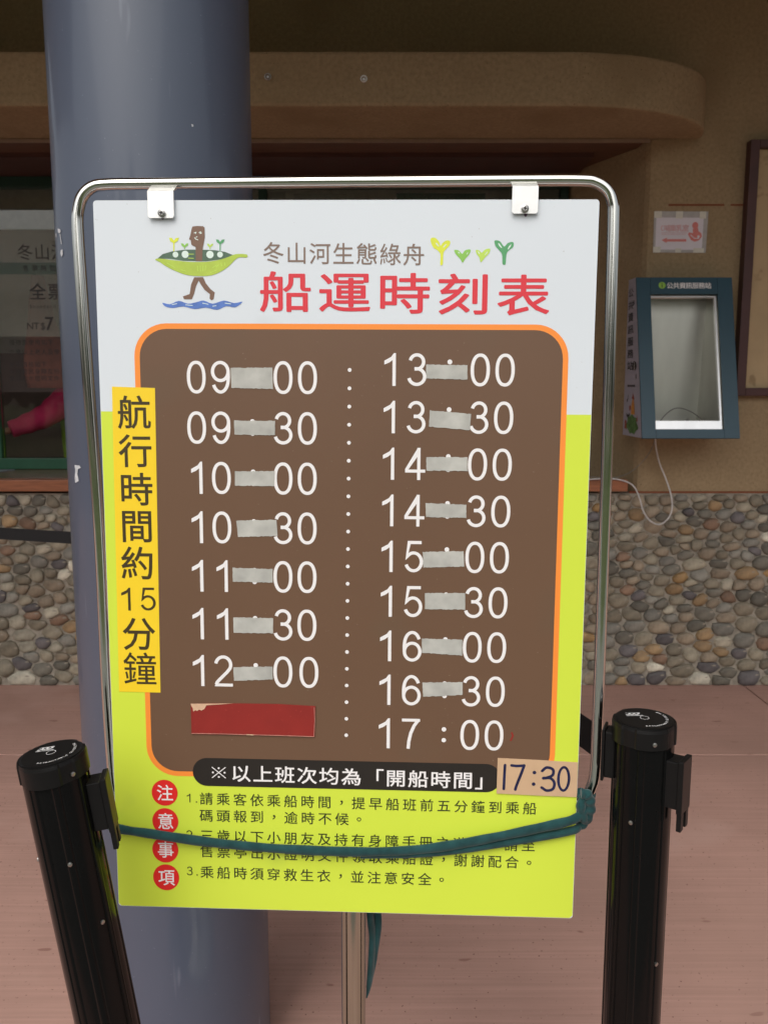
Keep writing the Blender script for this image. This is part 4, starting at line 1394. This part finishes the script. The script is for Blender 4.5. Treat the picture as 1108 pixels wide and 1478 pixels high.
# red card with torn corner
S3 = Z4
rq = [bp_(*zpx((260, 790), p, S3)) for p in ((68, 962), (200, 958), (420, 959), (600, 962), (833, 975), (828, 1163), (420, 1152), (73, 1145))]
bmesh_obj('cover_card', [poly_shape(rq)], lw * 4 + .0014, M['card_red'], thick=.0012)
tq = [bp_(*zpx((260, 790), p, S3)) for p in ((68, 958), (330, 956), (230, 964), (165, 968), (152, 990), (135, 1000), (120, 994), (108, 1003), (96, 998), (84, 1006), (80, 985), (73, 975))]
bmesh_obj('torn_corner', [poly_shape(tq)], lw * 4 + .0018, M['card_torn'])
e = [bp_(*zpx((260, 790), p, S3)) for p in ((75, 1140), (250, 1143), (420, 1148), (620, 1153), (824, 1160))]
e2_ = [bp_(*zpx((260, 790), p, S3)) for p in ((826, 980), (829, 1060), (824, 1160))]
bmesh_obj('worn_edge', [ribbon(e, .0009, False)], lw * 4 + .0019, M['card_edge'])
bmesh_obj('worn_edge', [ribbon(e2_, .0007, False)], lw * 4 + .0020, M['card_edge'])
e3_ = [bp_(*zpx((260, 790), p, S3)) for p in ((410, 1147), (455, 1149))]
bmesh_obj('worn_edge', [ribbon(e3_, .0013, False)], lw * 4 + .0022, M['card_torn'])
# 17:30 card
S5 = 220 / 1108
cq = [bp_(*zpx((680, 1080), p, S5), lw) for p in ((190, 68), (480, 82), (770, 100), (765, 352), (480, 340), (182, 325))]
bmesh_obj('time_card', [poly_shape(cq)], lw * 4 + .0012, M['card'], thick=.0006)
def hw(pts, wpx=4.3, taper=None):
    P_ = [bp_(*zpx((680, 1080), p, S5)) for p in pts]
    P_ = [(p.x, p.y) for p in catmull([(x, y, 0) for x, y in P_], 6)]
    return ribbon(P_, wpx * .00082, True, taper)
hand_strokes = [[(243, 118), (238, 200), (234, 290)], [(290, 120), (330, 124), (382, 121)], [(382, 121), (352, 200), (330, 255), (317, 295)],
                [(512, 160), (545, 135), (590, 150), (588, 190), (548, 208), (520, 212)], [(520, 213), (570, 212), (600, 245), (590, 290), (545, 302), (508, 280)]]
for i, s in enumerate(hand_strokes):
    bmesh_obj('handwritten_numeral', [hw(s)], lw * 4 + .0014 + i * .00004, M['navy'])
zc = bp_(*zpx((680, 1080), (668, 218), S5))
zw, zh = bsize(812, 1123, 15.3, 33.5)
bmesh_obj('handwritten_numeral', [ring(zc[0], zc[1], zw / 2, zh / 2, .0035, 28), disc(*bp_(*zpx((680, 1080), (456, 172), S5)), .0024, 12), disc(*bp_(*zpx((680, 1080), (450, 256), S5)), .0024, 12)], lw * 4 + .0014, M['navy'])

# sprouts and the walking pea-pod boat
def shp(o, s, pts): return [bp_(*zpx(o, p, s)) for p in pts]
S7 = 140 / 1108
def smooth_poly(P_, n=4): return [(p.x, p.y) for p in catmull([(x, y, 0) for x, y in P_], n, closed=True)]
O7 = (620, 330)
bmesh_obj('sprout_drawing', [poly_shape(smooth_poly(shp(O7, S7, [(12, 112), (60, 105), (105, 150), (122, 195), (150, 160), (195, 135), (232, 145), (225, 190), (175, 245), (155, 285), (150, 400), (130, 420), (117, 400), (122, 300), (90, 250), (40, 215), (14, 160)])))], lw * 3, M['leaf_yellow'])
bmesh_obj('sprout_drawing', [poly_shape(smooth_poly(shp(O7, S7, [(280, 245), (330, 250), (370, 288), (400, 250), (462, 238), (455, 285), (405, 345), (374, 388), (345, 345), (295, 290)])))], lw * 3, M['leaf_mid'])
bmesh_obj('sprout_drawing', [poly_shape(smooth_poly(shp(O7, S7, [(525, 245), (565, 250), (592, 275), (630, 240), (685, 230), (680, 275), (630, 330), (582, 385), (565, 330), (535, 290)])))], lw * 3, M['leaf_lime'])
bmesh_obj('sprout_drawing', [poly_shape(smooth_poly(shp(O7, S7, [(742, 135), (800, 145), (848, 205), (890, 165), (950, 155), (950, 210), (880, 275), (865, 400), (845, 412), (828, 398), (822, 290), (760, 215), (740, 170)])))], lw * 3, M['leaf_dark'])
bmesh_obj('sprout_highlight', [poly_shape(shp(O7, S7, p)) for p in ([(778, 165), (795, 172), (825, 218), (815, 222), (788, 195)], [(888, 235), (900, 205), (930, 175), (925, 200), (897, 240)], [(318, 265), (335, 268), (343, 285), (330, 282)], [(420, 290), (432, 272), (438, 275), (426, 297)],
                                                              [(545, 262), (560, 265), (572, 290), (560, 288)], [(625, 300), (655, 262), (660, 268), (630, 305)], [(65, 160), (85, 168), (108, 205), (95, 205), (72, 180)], [(150, 210), (185, 175), (192, 182), (158, 218)])], lw * 3.6, M['logo_pale'])
S8, O8 = 180 / 1108, (200, 310)
def L(p, sm=0, m='logo_brown', layer=3, name='boat_logo'):
    q = shp(O8, S8, p)
    if sm: q = smooth_poly(q, sm)
    return bmesh_obj(name, [poly_shape(q)], lw * layer, M[m])
L([(172, 388), (215, 350), (300, 325), (420, 310), (560, 310), (680, 315), (770, 330), (840, 358), (760, 392), (600, 412), (400, 408), (280, 390)], 0, 'logo_dark_green', 3)
L([(150, 400), (180, 388), (300, 402), (450, 418), (600, 418), (720, 400), (800, 375), (865, 350), (960, 352), (962, 380), (900, 378), (860, 398), (810, 450), (740, 500), (650, 538), (540, 545), (430, 535), (330, 500), (250, 460), (190, 420)], 3, 'logo_green', 3.6)
L([(480, 105), (520, 100), (575, 102), (588, 115), (590, 200), (580, 255), (572, 290), (566, 412), (510, 412), (508, 285), (485, 275), (470, 265), (466, 225), (450, 218), (462, 180), (472, 130)], 0, 'logo_brown', 4.2)
L([(495, 555), (575, 555), (600, 610), (640, 660), (678, 690), (668, 750), (648, 760), (632, 745), (635, 705), (590, 670), (558, 625), (535, 585), (510, 640), (495, 700), (475, 750), (405, 750), (395, 725), (455, 705), (468, 620)], 0, 'logo_brown', 3)
L([(215, 782), (280, 795), (360, 765), (440, 790), (520, 775), (580, 762), (660, 790), (760, 762), (850, 785), (925, 772), (860, 822), (780, 812), (700, 845), (600, 825), (500, 838), (400, 815), (310, 828), (240, 815)], 3, 'logo_blue', 3)
bmesh_obj('boat_logo', [disc(*shp(O8, S8, [(x, y)])[0], r * S8 * .00082) for x, y, r in ((330, 354, 26), (416, 352, 32), (636, 354, 33), (725, 354, 26))], lw * 4.2, M['logo_pale'])
bmesh_obj('boat_logo', [ribbon(shp(O8, S8, p), .0009) for p in ([(496, 162), (512, 156), (508, 168)], [(540, 160), (552, 152), (560, 164), (548, 168)], [(500, 205), (512, 218), (530, 224)], [(512, 200), (522, 196)])], lw * 4.8, M['logo_pale'])
bmesh_obj('boat_logo', [ribbon(shp(O8, S8, p), .0008) for p in ([(525, 455), (530, 500)], [(550, 455), (552, 503)], [(575, 455), (574, 500)], [(598, 455), (594, 495)], [(660, 470), (690, 450)], [(690, 465), (712, 445)], [(735, 430), (740, 455)], [(765, 425), (770, 450)], [(255, 430), (290, 450), (322, 470)], [(380, 490), (420, 500)], [(640, 515), (695, 490)], [(440, 350), (490, 350)], [(445, 385), (490, 388)])], lw * 4.8, M['leaf_lime'])
bmesh_obj('boat_logo', [ribbon(shp(O8, S8, p), .0008) for p in ([(300, 798), (340, 790)], [(420, 800), (480, 806)], [(570, 785), (620, 795)], [(660, 812), (690, 808)], [(770, 785), (820, 792)])], lw * 3.6, M['logo_pale'])
def tiny_sprout(x, y, s, stem, m):
    P_ = [(-.9, -.5), (-.35, -.45), (0, .05), (.4, -.45), (.95, -.5), (.75, .1), (.12, .5), (.10, stem), (-.10, stem), (-.12, .5), (-.7, .1)]
    L([(x + a * s, y + b * s) for a, b in P_], 0, m, 3.3)
tiny_sprout(315, 228, 48, 2.0, 'leaf_yellow')
tiny_sprout(410, 272, 36, .95, 'leaf_mid')
tiny_sprout(636, 272, 30, 1.2, 'leaf_lime')
tiny_sprout(726, 240, 42, 2.0, 'leaf_dark')

# steel tube frame
TR_ = .0072
FW = -.013                                                   # tube axis behind the printed face
def fr(px, py, w=FW): return bworld(*bp_(px, py, w), w)
ptsf = [(117, 400), (112.5, 330), (113, 305), (119, 284), (133, 270.5), (155, 266.3), (220, 265.2), (500, 262.3), (750, 260.3), (838, 260.2), (860, 263.5), (876, 274.5), (883.5, 292), (884.5, 320), (881, 450), (876, 637), (868.5, 860), (861.5, 1050), (858.5, 1110), (854, 1133), (842, 1155), (820, 1172), (790, 1179), (700, 1181), (500, 1181), (260, 1180), (205, 1176), (178, 1160), (167, 1138), (162, 1100), (154, 980), (143.5, 760), (125.5, 520)]
pathf = catmull([fr(*p) for p in ptsf], 6, closed=True)
v, f = tube_vf(pathf, TR_, 20, closed=True)
build('tube_frame', v, f, M['chrome'], stand, smooth=True)
ft_ = fr(509, 1181)
pt = Vector((ft_.x, ft_.y + .012, ft_.z + .002))
pole_bot = Vector((at_y(509, 1478, ft_.y + .022).x, ft_.y + .022, .02))
v, f = tube_vf([pt, pole_bot], .0163, 32)
build('pole', v, f, mat('satin_steel', (.44, .46, .40, 1), .14, 1., var=.05, scale=40, bump=.00008, bscale=120, stretch=(1, 1, .1)), stand, smooth=True)
v, f = lathe_vf([(.19, 0.001), (.19, .010), (.182, .017), (.05, .024), (.03, .034), (.022, .05)], 48, (pole_bot.x, pole_bot.y, 0))
build('base_plate', v, f, M['steel'], stand, smooth=False)
# clips
for cx, bot, tp, sx_, sy_ in ((233, 315, 276, 234, 308), (756.8, 308.5, 269, 757, 301.5)):
    w = .0016
    a, b = bp_(cx - 18.7, bot, .0035), bp_(cx + 18.7, bot, .0035)
    t_ = bp_(cx, tp, .0035)
    rr = .002
    plate = [(a[0], t_[1]), (a[0], a[1] + rr), (a[0] + rr, a[1]), (b[0] - rr, a[1]), (b[0], a[1] + rr), (b[0], t_[1])]
    cl = bmesh_obj('clip', [poly_shape(plate)], .0035 + w, M['clip'], thick=w, parent=stand)
    # strap bent back over the tube
    tc_ = bp_(cx, 264.8 if cx < 500 else 260.5, FW)
    r2 = TR_ + .0012
    prof = [(.0035 + w, t_[1]), (.0020, t_[1] + .003)] + [(FW + r2 * math.cos(R(t)), tc_[1] + r2 * math.sin(R(t))) for t in (-50, -70)]
    prof = [(.0035, t_[1]), (.0035 + w, t_[1]), (FW + TR_ * .75, tc_[1] - TR_ * .72), (FW + TR_ * .3, tc_[1] - TR_ * 1.02)]
    Vv, Ff = [], []
    for x in (a[0], b[0]):
        for w_, z in prof: Vv.append(bworld(x, z, w_))
    Ff = [(0, 1, 2, 3), (7, 6, 5, 4), (0, 4, 5, 1), (1, 5, 6, 2), (2, 6, 7, 3), (3, 7, 4, 0)]
    build('bent_tab', Vv, Ff, M['clip'], cl)
    s0 = bp_(sx_, sy_, .005)
    c0, c1 = bworld(*s0, .0051), bworld(*s0, .0078)
    v, f = tube_vf([c0, c1, c1 + bnrm * .0009], [.0044, .0044, .0026], 16)
    build('screw', v, f, M['screw'], cl, smooth=False)
    v, f = merge([tube_vf([c1 + bnrm * .0006 + bu * k1 * .002 + bv * k2 * .002, c1 + bnrm * .0006 - bu * k1 * .002 - bv * k2 * .002], .0007, 4) for k1, k2 in ((1, .2), (-.2, 1))])
    build('screw_slot', [Vector(p) + bnrm * .0004 for p in v], f, M['black_gap'], cl)
    s1 = bp_(sx_ + 1, sy_ + 9, 0)
    bmesh_obj('screw_mark', [disc(s1[0], s1[1] + .002, .0022, 10, .0040 if cx > 500 else .002)], lw * 1.5, mat('purple_mark', (.10, .05, .10, 1), .6))  # small purple mark on the board below the clip screw

# ------------------------------------------------------------------ velvet cord tied round board and frame
cord = thing('velvet_cord', 'teal velvet cord tied across the lower part of the timetable board', 'cord', tuple(bworld(.3, -.8, .006)))
def cw(px, py, w): return bworld(*bp_(px, py, w), w)
rA = .0062
front = [cw(190, 1170, -.020), cw(168, 1176, -.016), cw(158.5, 1186, -.006), cw(160, 1192, .003), cw(175, 1197, .0075), cw(215, 1203, .008), cw(290, 1214, .008), cw(370, 1222.5, .008), cw(450, 1227.5, .008), cw(530, 1229.5, .008),
         cw(600, 1226.5, .008), cw(660, 1218.5, .008), cw(720, 1207, .008), cw(780, 1194.5, .008), cw(822, 1184.5, .008), cw(838, 1175, .004), cw(847, 1160, -.002), cw(853, 1148, -.010), cw(851, 1140, -.022)]
path1 = catmull(front, 8)
r1 = [rA * (1 + .05 * math.sin(i * .31) + .04 * math.sin(i * .83)) for i in range(len(path1))]
v, f = tube_vf(path1, r1, 18, flat=.72, flat_dir=bnrm)
build('cord_strand', v, f, M['rope'], cord, smooth=True)
second = [cw(520, 1233.5, .0045), cw(600, 1232, .0045), cw(665, 1226, .0045), cw(730, 1216, .0045), cw(790, 1206, .0045), cw(820, 1200, .0045), cw(832, 1196, .0), cw(836, 1188, -.012), cw(836, 1170, -.02)]
path2 = catmull(second, 8)
v, f = tube_vf(path2, .0055, 14, flat=.8, flat_dir=bnrm)
build('cord_strand', v, f, M['rope'], cord, smooth=True)
wrap = [cw(838, 1145, .006), cw(846, 1146, .006), cw(851, 1156, .0035), cw(851, 1170, .0), cw(845, 1182, -.004), cw(836, 1192, -.010), cw(826, 1190, -.022), cw(828, 1165, -.028), cw(834, 1150, -.020), cw(838, 1145, .0)]
v, f = tube_vf(catmull(wrap, 8), [.0062 + .0009 * math.sin(i * .9) for i in range(73)], 14)
build('cord_knot', v, f, M['rope'], cord, smooth=True)
wrap2 = [cw(842, 1150, .002), cw(838, 1160, .004), cw(839, 1175, .003), cw(845, 1185, -.004), cw(850, 1172, -.014), cw(848, 1155, -.014), cw(842, 1150, -.006)]
v, f = tube_vf(catmull(wrap2, 8), [.0056 + .0008 * math.sin(i * .7 + 1) for i in range(49)], 14)
build('cord_knot', v, f, M['rope'], cord, smooth=True)
w0 = -.05
back = [cw(190, 1170, -.020), cw(300, 1176, -.026), cw(430, 1190, -.030), cw(500, 1215, -.040), cw(530, 1260, -.045)]
v, f = tube_vf(catmull(back, 8), rA, 14, flat=.75, flat_dir=bnrm)
build('cord_strand', v, f, M['rope'], cord, smooth=True)
Yt = ft_.y + .030
tail = [at_y(530, 1262, Yt), at_y(534, 1320, Yt), at_y(537, 1350, Yt + .004), at_y(536, 1382, Yt), at_y(534, 1410, Yt), at_y(531.5, 1428, Yt), at_y(529, 1440, Yt)]
pt_ = catmull(tail, 8)
v, f = tube_vf(pt_, [.0072 * (1 - .85 * max(0, (i / len(pt_) - .62) / .38) ** 1.3) for i in range(len(pt_))], 14, flat=.6, flat_dir=Vector((1, -.4, 0)))
build('cord_tail', v, f, M['rope'], cord, smooth=True)
tail2 = [at_y(524, 1262, Yt + .01), at_y(541, 1305, Yt + .012), at_y(545, 1330, Yt + .01), at_y(543, 1352, Yt + .008), at_y(539, 1378, Yt + .008), at_y(536, 1402, Yt + .006), at_y(534, 1418, Yt + .004)]
pt_ = catmull(tail2, 8)
v, f = tube_vf(pt_, [.0058 * (1 - .6 * max(0, (i / len(pt_) - .7) / .3)) for i in range(len(pt_))], 14)
build('cord_tail', v, f, M['rope'], cord, smooth=True)

# ================================================================== BARRIER POSTS
PH = .97
PRD = .0365
def post_r(t):
    """ribbed section: four belt channels with raised lips, shallow flutes between"""
    q = 1.0
    for c in (0, 90, 180, 270):
        d = abs((math.degrees(t) - c + 180) % 360 - 180)
        if d < 13: q = min(q, .955)
        elif d < 15.5: q = min(q, 1.0 - .012)
        elif 26 < d < 29: q = min(q, .972)
    return q
def make_post(label):
    t = thing('barrier_post', label, 'barrier post', (0, 0, 0), group='black retractable belt barrier posts')
    v, f = lathe_vf([(PRD, .03), (PRD, PH - .024)], 144, rfun=post_r)
    build('tube', v, f, M['black_gloss'], t, smooth=False, local=True)
    v, f = lathe_vf([(.165, .001), (.165, .012), (.150, .022), (.045, .040), (.040, .052)], 48)
    build('base', v, f, M['black_plastic'], t, local=True)
    def cr(a):
        for c in (45, 135, 225, 315):
            if abs((math.degrees(a) - c + 180) % 360 - 180) < 13: return .955
        return 1.
    v, f = lathe_vf([(.0385, PH - .026), (.0385, PH - .006), (.0375, PH - .002)], 96, rfun=cr)
    cap = build('cap', v, f, M['black_plastic'], t, local=True)
    v, f = lathe_vf([(.0345, PH - .002), (.0345, PH - .0008), (.0325, PH - .0004)], 64)
    build('cap_disc', v, f, M['black_plastic'], cap, local=True)
    O = Vector((0, 0, PH + .0002))
    def pr(name, shapes, lift=.0):
        V, Fc = [], []
        for a, b in shapes:
            n = len(V)
            V += [(x, y, O.z + lift) for x, y in a]
            Fc += [tuple(i + n for i in q) for q in b]
        build(name, V, Fc, M['cap_ink'], cap, local=True)
    pr('cap_ring', [ring(0, 0, .0052, .0052, .0007, 24)])
    sym = []
    for i in range(3):
        x = -.0165 + .0055 * i
        sym.append(ribbon([(x + .0040, .0155), (x + .0008, .0150), (x + .0026, .0125), (x - .0008, .0100), (x - .0036, .0098)], .0020, False))
    sym.append(([(-.0195, .0158), (-.0015, .0168), (-.0015, .0158), (-.0195, .0148)], [(0, 1, 2, 3)]))
    sym.append(([(-.0205, .0070), (.0005, .0080), (.0005, .0066), (-.0205, .0056)], [(0, 1, 2, 3)]))
    pr('cap_symbol', sym)
    txt = []
    s = 'RETRACTABLE GUIDELINE'
    for i, ch in enumerate(s):
        if ch == ' ': continue
        a = R(-100 + i * 7.0)
        gv, gf = glyph(ch, 0, .02)
        gm = (min(p[0] for p in gv) + max(p[0] for p in gv)) / 2
        cth, sth = math.cos(a + math.pi / 2), math.sin(a + math.pi / 2)
        out = []
        for x, y, _e in gv:
            lx, ly = (x - gm) * .0045, (y - .35) * .0042
            out.append((.0265 * math.cos(a) + lx * cth - ly * sth, .0265 * math.sin(a) + lx * sth + ly * cth))
        txt.append((out, gf))
    pr('cap_lettering', txt)
    return t
def local_box(x0, x1, y0, y1, z0, z1, ang):
    v, f = box_vf(x0, x1, y0, y1, z0, z1)
    c, s = math.cos(R(ang)), math.sin(R(ang))
    return [(x * c - y * s, x * s + y * c, z) for x, y, z in v], f
def bracket(t, ang, hook=True):
    """belt end head on the side of the post, looking out at angle ang"""
    z1 = PH - (.040 if hook else .020)
    v, f = local_box(PRD - .004, PRD + (.012 if hook else .008), -.013, .013, z1 - .058, z1, ang)
    br_ = build('belt_head', v, f, M['black_plastic'], t, local=True, bevel=.0015)
    v, f = local_box(*((PRD + .0122, PRD + .019) if hook else (PRD + .0082, PRD + .012)), -.015, .015, z1 - .062, z1 + .003, ang)
    build('head_plate', v, f, M['black_plastic'], br_, local=True, bevel=.0012)
    if hook:
        for s in (-1, 1):
            v, f = local_box(PRD + .0125, PRD + .0185, -.0045 + s * .0085, .0045 + s * .0085, z1 - .084, z1 - .0623, ang)
            build('hook', v, f, M['black_plastic'], br_, local=True, bevel=.001)
    return br_
def screws(t, lst):
    for ang, z in lst:
        c, s = math.cos(R(ang)), math.sin(R(ang))
        d = Vector((c, s, 0))
        r0 = PRD * post_r(R(ang)) if z < PH - .026 else .0385
        p = Vector((0, 0, z)) + d * (r0 - .001)
        v, f = tube_vf([p, p + d * .0022, p + d * .0026], [.0026, .0026, .0014], 10)
        build('screw', v, f, M['screw'], t, local=True)
# right post: upright
pr_ = make_post('upright black belt barrier post to the right of the timetable board')
bracket(pr_, -38)
bracket(pr_, 157, hook=False)
screws(pr_, [(-88, PH - .018), (-124, PH - .118), (-60, PH - .30)])
cR = at_depth(929.5, 1036, 1.055)
pr_.location = (cR.x, cR.y, 0)
PHR = cR.z
# rescale heights: shift the camera-side geometry so that the cap sits where it is seen
pr_.scale = (1, 1, PHR / PH)
# left post: leaning on its base edge
pl_ = make_post('leaning black belt barrier post at the lower left in front of the column')
bracket(pl_, 10)
screws(pl_, [(-38, PH - .018), (-72, PH - .118), (-160, PH - .12), (-38, PH - .20)])
top_ = at_depth(74, 1086, .985)
low_ = at_y(156.5, 1478, top_.y + .012)
ax = (top_ - low_).normalized()
rot = ax.to_track_quat('Z', 'X')
# keep the head facing right of the picture
Mx = Matrix((Vector((1, 0, 0)) - ax * ax.x)).transposed() if False else None
xax = (Vector((1, 0, 0)) - ax * ax.x).normalized()
yax = ax.cross(xax)
Rm = Matrix((xax, yax, ax)).transposed()
Llen = PH * (PHR / PH)
base_ = top_ - ax * Llen
pl_.rotation_euler = Rm.to_euler()
pl_.location = base_
pl_.scale = (1, 1, PHR / PH)
print('RIGHT CAP Z', PHR, 'LEFT BASE', base_, 'lean', math.degrees(math.acos(ax.z)))
# hidden post behind the board, belts
pb_ = make_post('black belt barrier post hidden behind the timetable board')
zt = PHR
farp = Vector((-.10, 2.45, 0))
pb_.location = farp
pb_.scale = (1, 1, PHR / PH)
def belt(label, a, b, h=.048):
    o = thing('barrier_belt', label, 'belt', tuple(a))
    d = (b - a)
    n = 14
    V = []
    nrm = Vector((-d.y, d.x, 0)).normalized() * .0007
    for i in range(n + 1):
        t = i / n
        p = a.lerp(b, t) - Vector((0, 0, .010 * 4 * t * (1 - t)))
        tw = nrm
        V += [p + Vector((0, 0, h / 2)) + tw, p - Vector((0, 0, h / 2)) + tw, p - Vector((0, 0, h / 2)) - tw, p + Vector((0, 0, h / 2)) - tw]
    Fc = []
    for i in range(n):
        for k2 in range(4): Fc.append((i * 4 + k2, i * 4 + (k2 + 1) % 4, i * 4 + 4 + (k2 + 1) % 4, i * 4 + 4 + k2))
    Fc += [(3, 2, 1, 0), (n * 4, n * 4 + 1, n * 4 + 2, n * 4 + 3)]
    build('webbing', V, Fc, M['belt'], o)
    return o
zb = PHR - .034 - .040
dR = (farp - Vector((cR.x, cR.y, 0)))
a_ = Vector((cR.x, cR.y, zb)) + dR.normalized() * (PRD + .006)
b_ = Vector((farp.x, farp.y, zb)) - dR.normalized() * (PRD + .003)
belt('black belt webbing running from the right barrier post to behind the board', a_, b_)
fp2 = Vector((-2.6, 3.27, zb))
d2 = (fp2 - Vector((farp.x, farp.y, zb))).normalized()
belt('black belt webbing in front of the cobbles left of the column', Vector((farp.x, farp.y, zb)) + d2 * (PRD + .003), fp2 - d2 * .04, .040)
pc_ = make_post('black belt barrier post beyond the left edge of the picture')
pc_.location = (fp2.x, fp2.y, 0)
pc_.scale = (1, 1, PHR / PH)
